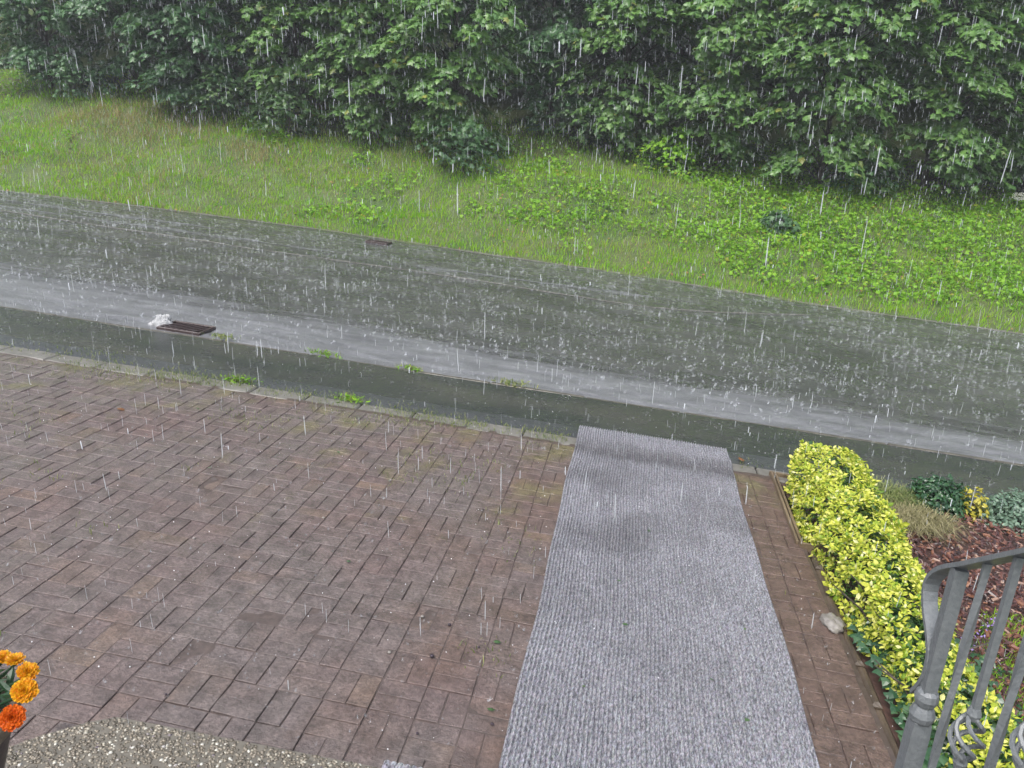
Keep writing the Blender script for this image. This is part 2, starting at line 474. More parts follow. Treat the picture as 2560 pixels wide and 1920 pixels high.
X, Y, F = grid(-300, 300, 61, -200, 400, 61)
obj('ground', np.stack([X, Y, np.full_like(X, -.6)], 1), F, M_earth, kind='structure')
X, Y, F = grid(-45, 40, 300, 16.0, 60, 180)
obj('hillside', np.stack([X, Y, bank_z(X, Y)], 1), F, M_earth, smooth=True, kind='structure')
X, Y, F = grid(-45, 40, 171, Y_KERB + .06, 18.9, 60)
zr = Z_ROAD + .035 * np.sin(np.clip((Y - Y_KERB) / 10, 0, 1) * math.pi) ** 2 * 0
obj('road', np.stack([X, Y, zr + .006 * (fbm(X * .6, Y * .6, 4) - .5)], 1), F, M_road, smooth=True, kind='structure')
X, Y, F = grid(-45, 40, 851, Y_WALK, Y_KERB, 8)
yb = np.where(Y > Y_KERB - .01, Y + .05 * (fbm(X * 1.3, X * 0, 66) - .5), Y)
obj('pavement', np.stack([X, yb, -.012 + .006 * (fbm(X * .8, Y * 2, 5) - .5)], 1), F, M_walk, smooth=True, kind='structure')

# the kerb: long stones with narrow joints
kerb = tag(empty('kerb', (0, Y_KERB, 0)), kind='structure')
mb = MB(); mb.box((0, 0, 0), (.985, .07, .30), 0, .012)
k0 = mb.build('kerb_stone', M_kerb); kme = k0.data; bpy.data.objects.remove(k0)
for i in range(-14, 12):
    inst(kme, 'kerb_stone', kerb, Matrix.Translation((i * 1.0 + .3, .036, -.163 + random.uniform(-.006, .004))))

# driveway edging stones between paving and footway
edging = tag(empty('driveway_edging', (0, Y_EDGE, 0)), kind='structure')
mb = MB(); mb.box((0, 0, 0), (.49, .225, .2), 0, .012)
k0 = mb.build('edging_stone', M_edge); eme = k0.data; bpy.data.objects.remove(k0)
for i in range(-22, 4):
    inst(eme, 'edging_stone', edging, Matrix.Translation((i * .5 + .1, -.055 + random.uniform(-.006, .006), -.104 + random.uniform(-.006, .004))) @ Matrix.Rotation(random.uniform(-.012, .012), 4, 'Z'))
# broken bitumen seam along the footway
X, Y, F = grid(-40, 30, 500, 0, 1, 4)
zz = -.011 + .022 * np.sin(Y * math.pi) * fbm(X * 6, Y * 3, 8)
yy = Y_EDGE + .040 + (Y_WALK - Y_EDGE + .03) * Y + (vnoise(X * 3, Y * 0, 2) - .5) * .03
obj('pavement_seam', np.stack([X, yy, zz], 1), F, wet_asphalt('broken_seam', (.03, .033, .036), (.09, .095, .10), .3, .4, (.07, .075, .075)), smooth=True, kind='structure')

# ------------------------------------------------------------------ driveway of clay pavers (basket weave)
drive = tag(empty('driveway', (0, 0, 0)), kind='structure')
X, Y, F = grid(-9, 1.49, 500, 1.2, Y_BRICK + .06, 260)
obj('joint_bed', np.stack([X, Y, (fbm(X * .9, Y * .9, 31) - .5) * .012 + np.minimum(-.0032, -.0062 + .0110 * (fbm(X * 1.3, Y * 1.3, 77) - .42) + .007 * (vnoise(X * 11, Y * 11, 78) - .5))], 1), F, M_joint, drive, smooth=True, kind='stuff')
cells = []
cs = .205
for i in range(-44, 8):
    for j in range(0, 31):
        x0, y0 = i * cs + .03, .0 + j * cs - .2
        if x0 < -9 or x0 + cs > 1.49 or y0 + cs > Y_BRICK + .01: continue
        for q in (0, 1):
            hz = (i + j) % 2 == 0
            cx_, cy_ = (x0 + cs / 2, y0 + cs * (.25 + .5 * q)) if hz else (x0 + cs * (.25 + .5 * q), y0 + cs / 2)
            cells.append((cx_, cy_, 0.0 if hz else math.pi / 2))
mats_b = []
mb = MB(); mb.box((0, 0, -.03), (.1995, .0980, .06), 0, .0026)
b0 = mb.build('brick', M_brick); bme = b0.data; bpy.data.objects.remove(b0)
TV = np.array([v.co[:] for v in bme.vertices]); TF = np.array([p.vertices[:] for p in bme.polygons])


def in_view(x, y):
    """rough footprint of the camera's view on the paving, mat and slab left out"""
    d = Vector((x, y, -EYE)); zc = d.dot(cc); u_, v_ = d.dot(ca) / zc, d.dot(cb) / zc
    return zc > 0 and abs(u_) < .655 and abs(v_) < .49 and not (-.10 < x < 1.04) and not (y < 2.3 and x < -.3), zc


near = sorted([(in_view(x, y)[1], k) for k, (x, y, a) in enumerate(cells) if in_view(x, y)[0]])[:300]
near = {k for _, k in near}
ang, P = [], []
lx = rng.normal(0, 1, (len(cells), 6))
dip = lambda x, y: (fbm(np.array([x * .9]), np.array([y * .9]), 31)[0] - .5) * .012
for k, (x, y, a) in enumerate(cells):
    z = dip(x, y) + lx[k, 0] * .0016
    R_ = Matrix.Rotation(a + lx[k, 1] * .010, 4, 'Z') @ Matrix.Rotation(lx[k, 2] * .012, 4, 'X') @ Matrix.Rotation(lx[k, 3] * .008, 4, 'Y')
    M_ = Matrix.Translation((x + lx[k, 4] * .0012, y + lx[k, 5] * .0012, z)) @ R_
    if k in near: inst(bme, 'brick', drive, M_)
    else: mats_b.append(M_)
Rm = np.array([[list(r)[:3] for r in m.to_3x3()] for m in mats_b]); P = np.array([m.translation[:] for m in mats_b])
V, FF = scatter(TV, TF, P, Rm, np.ones(len(P)))
obj('brickwork', V, FF, M_brick, drive, kind='stuff')

# ------------------------------------------------------------------ water: gutter stream, silt ridges, foam
X, Y, F = grid(-40, 30, 600, 0, 1, 40)
w0 = np.interp(X, [-12, -4, 0, 4], [2.5, 2.1, 1.75, 1.5]) + .5 * (fbm(X * .35, X * 0, 12) - .5)
yy = Y_KERB + .075 + Y * w0 + (fbm(X * .8, Y * 4, 5) - .5) * .12 * Y
zz = Z_ROAD + .012 + .010 * (1 - Y) + .006 * np.sin(yy * 19 + 6 * fbm(X * .5, Y * 3, 7)) * (1 - Y) + .012 * (fbm(X * 2.0, yy * 5, 6) - .5) - .010 * np.clip((Y - .93) / .07, 0, 1)
st_o = obj('gutter_stream', np.stack([X, yy, zz], 1), F, M_stream, smooth=True, kind='structure')
at = st_o.data.attributes.new('thin', 'FLOAT', 'POINT'); at.data.foreach_set('value', np.clip(Y + np.interp(X, [-7, -1, 3], [0, .08, .22]), 0, 1).astype(np.float32))


def ridge(name, y_of_x, x0, x1, wid, h, seed, m=M_silt, parent=None):
    n = int((x1 - x0) * 14)
    xs = np.linspace(x0, x1, n); X, T = np.meshgrid(xs, np.array([-1, -.5, 0, .5, 1.]))
    wv = wid * (.35 + 1.1 * vnoise(X * 1.4, X * 0, seed)) * np.clip(np.minimum(X - x0, x1 - X) / 1.0, .02, 1)
    yy = y_of_x(X) + T * wv + (fbm(X * .7, X * 0, seed + 3) - .5) * .16
    zz = Z_ROAD + .004 + h * (1 - T ** 2) * vnoise(X * 5, T * 2, seed + 1)
    i = np.arange((n - 1) * 4); r, c_ = i // (n - 1), i % (n - 1); a = r * n + c_
    o = obj(name, np.stack([X.ravel(), yy.ravel(), zz.ravel()], 1), np.stack([a, a + 1, a + n + 1, a + n], 1), m, parent, True, kind='structure')
    at = o.data.attributes.new('thin', 'FLOAT', 'POINT'); at.data.foreach_set('value', (.66 + .34 * np.abs(T)).ravel().astype(np.float32)); return o


road = bpy.data.objects['road']
ridge('road_seam', lambda x: np.interp(x, [-13, -7.5, -3.5, .5, 1.8, 3.6], [14.5, 14.15, 14.1, 13.75, 14.2, 15.3]), -20, 3.6, .035, .014, 40)
ridge('water_line', lambda x: 15.0 + 0 * x, -22, -5.5, .20, .008, 44, M_stream)
ridge('water_line', lambda x: 16.2 + .02 * x, -22, -9, .20, .008, 47, M_stream)
ridge('water_line', lambda x: 14.9 + .05 * x, -4.5, 1.2, .20, .008, 49, M_stream)
ridge('silt_line', lambda x: edge_y(x) - .05, -30, 20, .10, .02, 51)
ridge('silt_line', lambda x: Y_KERB + .10 + 0 * x, -3, 12, .075, .022, 55)
ridge('silt_line', lambda x: Y_KERB + .08 + 0 * x, -20, -5.4, .04, .016, 57)

# foam boiling up where the stream meets the drain
def blob(name, c_, r, m, parent=None, seed=0, amp=.35, sub=(26, 14), **t):
    th = np.linspace(0, 2 * np.pi, sub[0], endpoint=False); ph = np.linspace(-np.pi / 2, np.pi / 2, sub[1])
    TH, PH = np.meshgrid(th, ph)
    D = np.stack([np.cos(PH) * np.cos(TH), np.cos(PH) * np.sin(TH), np.sin(PH)], 2).reshape(-1, 3)
    k = 1 + amp * (fbm(D[:, 0] * 2.4 + 7 + D[:, 2] * 1.7, D[:, 1] * 2.4 + 5, seed, 4) - .5) * 2
    V = D * k[:, None] * np.array(r) + np.array(c_)
    n = sub[0]; i = np.arange((sub[1] - 1) * n); a, b_ = i // n, i % n
    F = np.stack([a * n + b_, a * n + (b_ + 1) % n, (a + 1) * n + (b_ + 1) % n, (a + 1) * n + b_], 1)
    return V, F


mb = MB()
for dx, dy, dz, r, sd in ((0, 0, .03, (.16, .13, .10), 1), (.10, .03, .02, (.11, .10, .06), 2), (-.12, -.02, .01, (.11, .09, .05), 3), (.03, .07, .09, (.08, .07, .07), 4), (-.05, .05, .06, (.09, .08, .08), 6)):
    V, F = blob('', (dx, dy, dz), r, None, seed=sd, amp=.5); mb.add(V, None, F)
fm = mb.build('water_foam', M_foam, None, True); fm.location = (-5.13, 8.0, Z_ROAD + .01); fm.scale = (.62, .62, .85)
tag(fm, 'white foam of gutter water boiling up against the upstream end of the drain grate', 'foam')

# ------------------------------------------------------------------ drain grates


def drain(loc, label):
    t = tag(empty('drain_grate', loc), label, 'drain')
    mb = MB(); L_, W_ = .52, .34
    for (cx_, cy_, a, b_) in ((0, -W_ / 2, L_, .03), (0, W_ / 2, L_, .03), (-L_ / 2 + .015, 0, .03, W_ - .03), (L_ / 2 - .015, 0, .03, W_ - .03)):
        mb.box((cx_, cy_, .0), (a, b_, .05), 0, .005)
    mb.build('frame', M_rust, t)
    X, Y, F = grid(-L_ / 2 + .02, L_ / 2 - .02, 2, -W_ / 2 + .01, W_ / 2 - .01, 2)
    obj('sump', np.stack([X, Y, np.full(4, -.012)], 1), F, M_void, t)  # flat dark sheet painted as the unlit hollow below the slats
    mb = MB(); mb.box((0, 0, 0), (.026, W_ - .04, .035), -.35, .004); s0 = mb.build('slat', M_rust); sm = s0.data; bpy.data.objects.remove(s0)
    for i in range(7): inst(sm, 'slat', t, Matrix.Translation((-.2 + i * .066, 0, .006)))
    return t


drain((-4.82, 8.0, Z_ROAD + .030), 'rusty drain grate in the streaming gutter beside the white foam')
drain((-5.6, 17.15, Z_ROAD + .022), 'dark drain grate at the far side of the road below the grass bank')

# ------------------------------------------------------------------ grass verge and bank cover


def bank_pts(n, f, x0=-24, x1=14, d1=8.5):
    x = rng.uniform(x0, x1, n); d = rng.uniform(-.12, d1, n) ; y = edge_y(x) + d
    keep = rng.uniform(0, 1, n) < f(x, d, y); x, y = x[keep], y[keep]
    return np.stack([x, y, bank_z(x, y)], 1)


def blades(P, hmin, hmax, wd, lean=.5):
    k = len(P); h = rng.uniform(hmin, hmax, k); a = rng.uniform(0, 2 * np.pi, k)
    s_ = np.stack([np.cos(a), np.sin(a), 0 * a], 1) * (wd * rng.uniform(.6, 1.3, k))[:, None]
    b_ = rng.uniform(0, 2 * np.pi, k); l_ = h * lean * rng.uniform(.1, 1, k)
    ld = np.stack([np.cos(b_) * l_, np.sin(b_) * l_, 0 * l_], 1); up = np.stack([0 * h, 0 * h, h], 1)
    V = np.stack([P - s_, P + s_, P + up * .6 + ld * .4 + s_ * .7, P + up * .6 + ld * .4 - s_ * .7, P + up * .92 + ld], 1).reshape(-1, 3)
    i = np.arange(k) * 5
    return V, [np.stack([i, i + 1, i + 2, i + 3], 1), np.stack([i + 3, i + 2, i + 4], 1)]


def straw(x, d): return np.exp(-((x + 15.2) / 2.3) ** 2) * np.exp(-((d - 4.8) / 1.1) ** 2) + .7 * np.exp(-((x + 10.9) / 1.2) ** 2) * np.exp(-((d - 3.6) / .7) ** 2)


def f_grass(x, d, y):
    return np.clip(.35 + 1.0 * (fbm(x * .7, y * .7, 61) - .30), .15, 1) * np.where(d > 6, .5, 1) * np.clip((d + .25) / .5, .25, 1) * (1 - .85 * straw(x, d))


V, F = blades(bank_pts(190000, f_grass), .05, .19, .0075, .9)
obj('grass', V, F, M_grass, label='short wet green grass covering the bank above the road', cat='grass', kind='stuff')


def f_dry(x, d, y):
    left = np.clip((-x - 6) / 6, 0, 1)
    return np.clip(np.clip((fbm(x * .55 + 5, y * .8, 71) - .53) * 5, 0, 1) * (.12 + .45 * left) + 1.6 * straw(x, d), 0, 1)


Pd = np.concatenate([bank_pts(60000, f_dry), bank_pts(60000, lambda x, d, y: np.clip(1.3 * straw(x, d) - .2, 0, 1))])
V, F = blades(Pd, .07, .30, .006, .95)
obj('dry_grass', V, F, M_dry, label='straw coloured dead grass in patches on the bank', cat='dry grass', kind='stuff')

# leaf templates -----------------------------------------------------
_h = [(0, -.02), (.34, -.06), (.40, .05), (.27, .20), (.56, .46), (.42, .50), (.26, .50), (.20, .72), (.10, .80), (0, 1.0)]
_pts = _h + [(-x, y) for x, y in _h[-2:0:-1]]
MAPLE = np.array([(0, .36, .03)] + [(x, y, -.34 * x * x * 1.5 - .16 * (y - .36) ** 2) for x, y in _pts])
MAPLE_F = np.array([(0, i, i % len(_pts) + 1) for i in range(1, len(_pts) + 1)])
MAPLE[:, 1] -= .1
_h2 = [(0, 0), (.45, .05), (.30, .30), (.52, .55), (.2, .7), (0, 1)]
_p2 = _h2 + [(-x, y) for x, y in _h2[-2:0:-1]]
LOBE = np.array([(0, .4, .02)] + [(x, y, -.5 * x * x - .1 * (y - .4) ** 2) for x, y in _p2]); LOBE_F = np.array([(0, i, i % len(_p2) + 1) for i in range(1, len(_p2) + 1)])
OVAL = np.array([(0, 0, 0), (.26, .3, -.05), (.27, .62, -.06), (0, 1, -.12), (-.27, .62, -.06), (-.26, .3, -.05), (0, .5, .035)])
OVAL_F = np.array([(6, 0, 1), (6, 1, 2), (6, 2, 3), (6, 3, 4), (6, 4, 5), (6, 5, 0)])
IVY = np.array([(0, 0, 0), (.42, -.04, -.05), (.34, .34, -.04), (.2, .55, -.02), (0, 1, -.1), (-.2, .55, -.02), (-.34, .34, -.04), (-.42, -.04, -.05), (0, .35, .03)])
IVY_F = np.array([(8, i, (i + 1) % 8) for i in range(8)])


def lie(k, tilt=.45):
    n = np.stack([rng.normal(0, tilt, k), rng.normal(-.25, tilt, k), np.ones(k)], 1); a = rng.uniform(0, 2 * np.pi, k)
    return frames(n, None, np.stack([np.cos(a), np.sin(a), np.zeros(k)], 1))


def f_cover(x, d, y):
    right = np.clip((x + 1) / 6, 0, 1)
    p = fbm(x * .75 + 11, y * .75, 81, 3)
    strip = np.exp(-((x + 8.3) / 1.6) ** 2) * np.exp(-((d - .8) / .9) ** 2)
    mid = np.exp(-((x + 1.0) / 3.2) ** 2) * np.exp(-((d - 3.3) / 2.2) ** 2)
    return np.clip((p - .60 + .38 * right) * 3.4 + .8 * strip + .7 * mid * (p > .42) + .05, 0, 1) * np.clip((d - .15 - .7 * vnoise(x * 1.3, y, 5)) / .5, 0, 1)


P = bank_pts(95000, f_cover); P[:, 2] += rng.uniform(.05, .26, len(P)) * (.5 + fbm(P[:, 0] * 1.5, P[:, 1] * 1.5, 15))
V, F = scatter(LOBE, LOBE_F, P, lie(len(P), .6), .040 + .075 * rng.uniform(0, 1, len(P)) ** 1.6)
obj('ground_cover', V, F, M_cover, label='bright green leafy ground cover spreading over the bank', cat='ground cover', kind='stuff')
P = bank_pts(1500, lambda x, d, y: np.clip((fbm(x, y, 91) - .35) * 3, 0, 1)); P[:, 2] += .05
V, F = scatter(OVAL, OVAL_F, P, lie(len(P), .4), rng.uniform(.05, .10, len(P)))
obj('leaf_litter', V, F, M_brownleaf, label='brown fallen leaves lying among the grass of the bank', cat='leaf litter', kind='stuff')

# ------------------------------------------------------------------ trees of the wood edge


def spray_leaves(cen, out, ext, cnt, size, upw=.8):
    """leaves of one leafy bough: flat-ish layered plate of leaves round cen, tips pointing outward and down"""
    k = cnt
    a = rng.uniform(0, 2 * np.pi, k); r = np.sqrt(rng.uniform(0, 1, k))
    o = out / (np.linalg.norm(out) + 1e-9); oh = np.array([o[0], o[1], 0]); oh /= np.linalg.norm(oh) + 1e-9
    s_ = np.array([-oh[1], oh[0], 0])
    u, v = np.cos(a) * r, np.sin(a) * r
    P = cen + np.outer(u * ext * 1.15, oh) + np.outer(v * ext * .85, s_)
    P[:, 2] += -.50 * ext * u - .30 * ext * r * r + rng.normal(0, .08 * ext + .02, k)
    n = np.array([0, 0, upw]) + oh * .55 + rng.normal(0, .30, (k, 3)) + np.outer(v, s_) * .25
    tip = oh * 1.0 + np.outer(v, s_) * .9 + rng.normal(0, .35, (k, 3)); tip[:, 2] -= .5
    return P, frames(n, None, tip), rng.uniform(.75, 1.2, k) * size


def tree(name, label, cat, group, x, y, H, W_, mats, leaf, n_spray, per, size, low=.1, nparts=0, seed=0, front=True, trunk_r=.09, lean=0.0):
    z = float(bank_z(np.array([x]), np.array([y]))[0])
    t = tag(empty(name, (x, y, z)), label, cat, group)
    up = np.array(PLUMB); T, TFc = leaf
    # trunk and limbs
    mb = MB(); pts = []; rr = []
    bend = rng.normal(0, .12, 2)
    for k in range(9):
        f = k / 8; pts.append(up * (H * .92 * f) + np.array([bend[0] * math.sin(f * 3) + lean * f, bend[1] * math.sin(f * 2.5), -.15 * (k == 0)])); rr.append(trunk_r * (1 - .86 * f) * (1.35 if k == 0 else 1))
    mb.tube(pts, rr, 7)
    P_, R_, S_ = [], [], []
    for i in range(n_spray):
        f = low + (1 - low) * ((i + rng.uniform(0, 1)) / n_spray) ** .9
        hz = f * H
        if front: a = rng.normal(-math.pi / 2, 1.05)
        else: a = rng.uniform(0, 2 * np.pi)
        prof = W_ * (.62 + .5 * math.sin(min(1, f * 1.25) * math.pi * .85)) * (1 - .55 * max(0, f - .6))
        rad = prof * rng.uniform(.45, 1.08) * (.72 + .6 * vnoise(np.array([a * 1.1 + seed]), np.array([f * 5.]), seed)[0])
        o = np.array([math.cos(a), math.sin(a), 0.0])
        tr = up * min(hz, H * .92) + np.array([lean * f, 0, 0])
        cen = tr + o * rad + np.array([0, 0, .15 * rad + rng.normal(0, .1)])
        if cen[2] < .12: cen[2] = .12 + rng.uniform(0, .2)
        ext = (rng.uniform(.34, .66) if H > 3 else rng.uniform(.26, .45)) * (1.0 if rad > .5 else .8)
        if i % 3 == 0:
            b0 = up * max(.15, hz - .45 * rad - .2) + np.array([lean * f, 0, 0])
            mb.tube([b0, b0 * .45 + cen * .55 + np.array([0, 0, .12]), cen], [trunk_r * .30, trunk_r * .17, .006], 5)
        p, r, s_ = spray_leaves(cen, o + np.array([0, 0, .1]), ext, per, size)
        P_.append(p); R_.append(r); S_.append(s_)
    P = np.concatenate(P_); Rr = np.concatenate(R_); Sc = np.concatenate(S_)
    # keep leaves above the ground
    gz = bank_z(P[:, 0] + x, P[:, 1] + y) - z; P[:, 2] = np.maximum(P[:, 2], gz + .05 + rng.uniform(0, .1, len(P)))
    mb.build('trunk', M_bark, t, True)
    if nparts:
        order = np.argsort(P[:, 1] + rng.normal(0, .15, len(P)))
        vis = order[P[order, 2] < H * .75][:nparts * 3]; pick = rng.choice(vis, nparts, replace=False)
        me = np_mesh('leaf', T, TFc); me.materials.append(mats)
        for q in pick:
            m4 = np.eye(4); m4[:3, :3] = Rr[q] * Sc[q]; m4[:3, 3] = P[q]; inst(me, 'leaf', t, Matrix(m4.tolist()))
        keep = np.ones(len(P), bool); keep[pick] = False; P, Rr, Sc = P[keep], Rr[keep], Sc[keep]
    V, FF = scatter(T, TFc, P, Rr, Sc)
    obj('crown', V, FF, mats, t, kind='stuff')
    return t


MT = (MAPLE, MAPLE_F); LT = (LOBE, LOBE_F)
G1 = 'maples along the edge of the wood'
front = [
    # x, y, H, W, sprays, material, parts, label
    (-19.3, 24.3, 6.2, 1.7, 120, M_maple_dk, 0, 'deep green maple at the upper end of the bank, leftmost at the wood edge'),
    (-16.6, 24.9, 6.8, 1.8, 130, M_maple_dk, 0, 'dark maple above the patch of straw coloured grass'),
    (-13.9, 24.1, 6.5, 1.7, 130, M_maple_dk, 0, 'dark maple with low boughs beside the straw coloured grass'),
    (-11.0, 24.7, 7.0, 1.8, 140, M_maple, 0, 'mid green maple just downhill of the straw coloured grass'),
    (-8.3, 24.3, 6.6, 1.7, 140, M_maple, 0, 'mid green maple standing above the far drain grate'),
    (-5.6, 23.7, 5.6, 1.7, 130, M_maple, 0, 'maple with boughs hanging lowest over the middle of the bank'),
    (-3.0, 26.2, 7.5, 1.9, 120, M_maple_dk, 0, 'dark set back maple behind the gap in the wood edge'),
    (-.6, 25.1, 7.2, 1.7, 130, M_maple, 150, 'broad leaved maple with yellowing low leaves beside the dark gap'),
    (2.2, 24.3, 7.6, 1.8, 140, M_maple, 200, 'fresh green maple with large lobed leaves uphill of the sprawling one'),
    (4.9, 23.1, 7.2, 1.9, 150, M_maple, 300, 'sprawling fresh green maple whose boughs reach furthest down the bank'),
    (7.7, 23.4, 8.0, 1.9, 150, M_maple, 200, 'tall pale green maple above the brightest ground cover'),
    (10.6, 24.2, 8.5, 2.0, 150, M_maple, 0, 'pale green maple rising behind the white flower head'),
    (13.2, 25.2, 8.5, 2.0, 130, M_maple, 0, 'pale green maple furthest downhill along the wood edge'),
]
for i, (x, y, H, W_, ns, m_, npt, lb) in enumerate(front):
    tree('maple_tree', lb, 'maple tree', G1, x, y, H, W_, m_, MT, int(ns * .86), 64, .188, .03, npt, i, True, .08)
G2 = 'trees standing deeper in the wood'
ORD = ['leftmost', 'second from the left', 'third from the left', 'fourth from the left', 'fifth from the left', 'sixth from the left', 'middle one', 'sixth from the right', 'fifth from the right', 'fourth from the right', 'third from the right', 'second from the right', 'rightmost']
for i, (x, y) in enumerate([(-22, 27.5), (-18, 28), (-14.8, 27.2), (-11.8, 28.3), (-8.6, 27.6), (-5.2, 28.6), (-1.8, 29.4), (1.0, 28.8), (4.0, 28.2), (7.2, 28.6), (10.4, 29.2), (13.8, 29), (17, 28)]):
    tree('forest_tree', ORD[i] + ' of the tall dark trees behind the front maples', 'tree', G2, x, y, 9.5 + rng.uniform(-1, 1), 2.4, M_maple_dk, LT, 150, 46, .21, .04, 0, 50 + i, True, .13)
# the wood beyond reads as one dark mass
far_t = []
for i, x in enumerate(np.linspace(-28, 20, 12)):
    far_t.append(tree('wood', None, None, None, x, 33 + rng.uniform(-1, 1), 11, 3.0, M_maple_dk, LT, 210, 40, .27, .02, 0, 80 + i, True, .16))
Vw, Fw, off = [], [], 0
for t in far_t:
    for o in list(t.children):
        if o.name.startswith('crown'):
            n = len(o.data.vertices); v = np.empty(n * 3, np.float32); o.data.vertices.foreach_get('co', v); v = v.reshape(-1, 3) + np.array(t.location)
            f = np.empty(len(o.data.polygons) * 3, np.int32); o.data.polygons.foreach_get('vertices', f); Vw.append(v); Fw.append(f.reshape(-1, 3) + off); off += n
        bpy.data.objects.remove(o)
    bpy.data.objects.remove(t)
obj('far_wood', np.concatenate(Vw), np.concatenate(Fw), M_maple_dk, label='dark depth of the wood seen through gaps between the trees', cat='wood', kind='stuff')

# saplings and low bushes at the foot of the wood
G3 = 'low bushes at the foot of the wood'
for i, (x, y, H, W_, lb, m_) in enumerate([
    (-4.9, 22.2, 1.3, .85, 'rounded deep green bush leaning out onto the open bank', M_maple_dk),
    (-12.7, 23.3, 1.6, .8, 'green bush with long leafy shoots right beside the straw coloured grass', M_shrub),
    (-10.6, 23.0, 1.4, .7, 'leafy bush with yellow lower leaves under the mid green maple', M_shrub),
    (-17.8, 23.4, 1.0, .9, 'low grey green bush at the shady upper end of the bank', M_maple_dk),
    (-1.9, 24.5, 1.3, .8, 'light green sapling with a few yellow leaves below the dark gap', M_shrub),
    (1.0, 24.0, 1.0, .6, 'small yellow tipped sapling standing on bare brown earth', M_cover),
    (8.6, 23.6, 2.2, .55, 'narrow upright sapling of bright leaves beside the white flower head', M_shrub),
    (6.0, 22.9, .9, .9, 'dark low bush under the sprawling maple boughs', M_maple_dk),
    (3.6, 20.3, .38, .26, 'small dark green weed clump out on the bright bank', M_maple_dk)]):
    tree('wood_edge_bush', lb, 'bush', G3, x, y, H, W_, m_, LT, 36 if H > .6 else 14, 22, .12, .15, 0, 120 + i, False, .022)

# white umbel by the wood edge
def umbel(loc, h, label):
    z = float(bank_z(np.array([loc[0]]), np.array([loc[1]]))[0]); t = tag(empty('white_flower', (loc[0], loc[1], z)), label, 'flower')
    mb = MB(); mb.tube([(0, 0, 0), (.02, 0, h * .6), (0, -.03, h)], [.008, .006, .004], 5); mb.build('stem', M_ivy, t)
    P = rng.normal(0, 1, (140, 3)); P /= np.linalg.norm(P, axis=1, keepdims=True); P = P * np.array([.15, .13, .10]) * rng.uniform(.7, 1.05, (140, 1)) + np.array([0, -.03, h])
    V, F = scatter(OVAL, OVAL_F, P, lie(140, .9), rng.uniform(.04, .06, 140)); obj('flower_head', V, F, M_white, t)


umbel((9.75, 22.5), .45, 'white rounded flower head standing below the pale green maples')

# ------------------------------------------------------------------ the ribbed runner mat
mx0, mx1 = -.19, 1.13
nr = 65; per = 6; nx = nr * per + 1; ny = 620
xs = np.linspace(0, 1, nx); ys = np.linspace(1.5, 6.67, ny)
X, Y = np.meshgrid(xs, ys)
ph = X * nr * 2 * np.pi
rib = np.clip(.5 - .5 * np.cos(ph), 0, 1)
kn = .5 + .5 * np.sin(Y * 2 * np.pi / .017 + 2.3 * np.floor(X * nr) + 5 * vnoise(X * 90, Y * 20, 3))
xx = mx0 + X * (mx1 - mx0) + .006 * np.sin(Y * 2.1) + .004 * np.sin(Y * 5.3 + 1)
drape = .012 + .010 * (fbm(X * 2.2, Y * 1.6, 22) - .5) - .010 * np.exp(-((Y - 6.13 + .03 * np.sin(X * 5)) / .07) ** 2) + .016 * np.exp(-((Y - 6.33) / .09) ** 2)
yy2 = Y + .028 * (Y > 6.4) * (Y - 6.4) * np.sin(X * 4)
Z = drape + rib * (.0105 + .0060 * kn + .002 * rng.uniform(-1, 1, X.shape))
i = np.arange((nx - 1) * (ny - 1)); r, c_ = i // (nx - 1), i % (nx - 1); a = r * nx + c_
V = np.stack([xx.ravel(), yy2.ravel(), Z.ravel()], 1); F = np.stack([a, a + 1, a + nx + 1, a + nx], 1)
# turned-down rim
bd = np.concatenate([np.arange(nx), np.arange(nx - 1, nx * ny, nx)[1:], np.arange(nx * ny - 1, nx * (ny - 1) - 1, -1)[1:], np.arange(nx * (ny - 1), -1, -nx)[1:-1]])
low = V[bd].copy(); low[:, 2] = np.maximum(low[:, 2] - .014, .001); n0 = len(V); nb = len(bd); q = np.arange(nb)
Fr = np.stack([bd, n0 + q, n0 + (q + 1) % nb, bd[(q + 1) % nb]], 1)
obj('carpet_runner', np.concatenate([V, low]), [F, Fr], M_carpet, smooth=True, label='long grey ribbed carpet runner soaked dark in patches, laid over the brick paving', cat='carpet runner')

# ------------------------------------------------------------------ house steps with washed gravel landing slab
slab = tag(empty('landing_slab', (0, 0, 0)), 'low step slab of washed gravel concrete beside the marigold pot', 'step')
SZ = .17
out = [(.62, 1.15), (.62, 2.235), (-1.60, 2.165), (-1.68, 2.115), (-1.80, 2.00), (-1.92, 1.85), (-2.0, 1.7), (-2.0, 1.15)]
V = [(x, y, SZ) for x, y in out] + [(x, y, -.05) for x, y in out]; n = len(out)
me = bpy.data.meshes.new('base'); me.from_pydata(V, [], [tuple(range(n))[::-1]] + [(i, (i + 1) % n, n + (i + 1) % n, n + i) for i in range(n)]); me.materials.append(M_matrix)
link(bpy.data.objects.new('base', me), slab)
ico_ = bpy.data.meshes.new('tmp'); import bmesh
bm = bmesh.new(); bmesh.ops.create_icosphere(bm, subdivisions=1, radius=1); PV = np.array([v.co[:] for v in bm.verts]); PF = np.array([[v.index for v in f.verts] for f in bm.faces]); bm.free()
bpy.data.meshes.remove(ico_)
k = 13000; x = rng.uniform(-2.0, .0, k); y = rng.uniform(1.5, 2.24, k)
lim = np.interp(x, [-2, -1.92, -1.8, -1.68, -1.60, .62], [1.7, 1.85, 2.00, 2.115, 2.165, 2.235]); ok = y < lim - .004; x, y = x[ok], y[ok]; k = len(x)
a = rng.uniform(0, 2 * np.pi, k); sx = rng.uniform(.004, .0095, k); sy = sx * rng.uniform(.55, .95, k); sz = sx * rng.uniform(.35, .6, k)
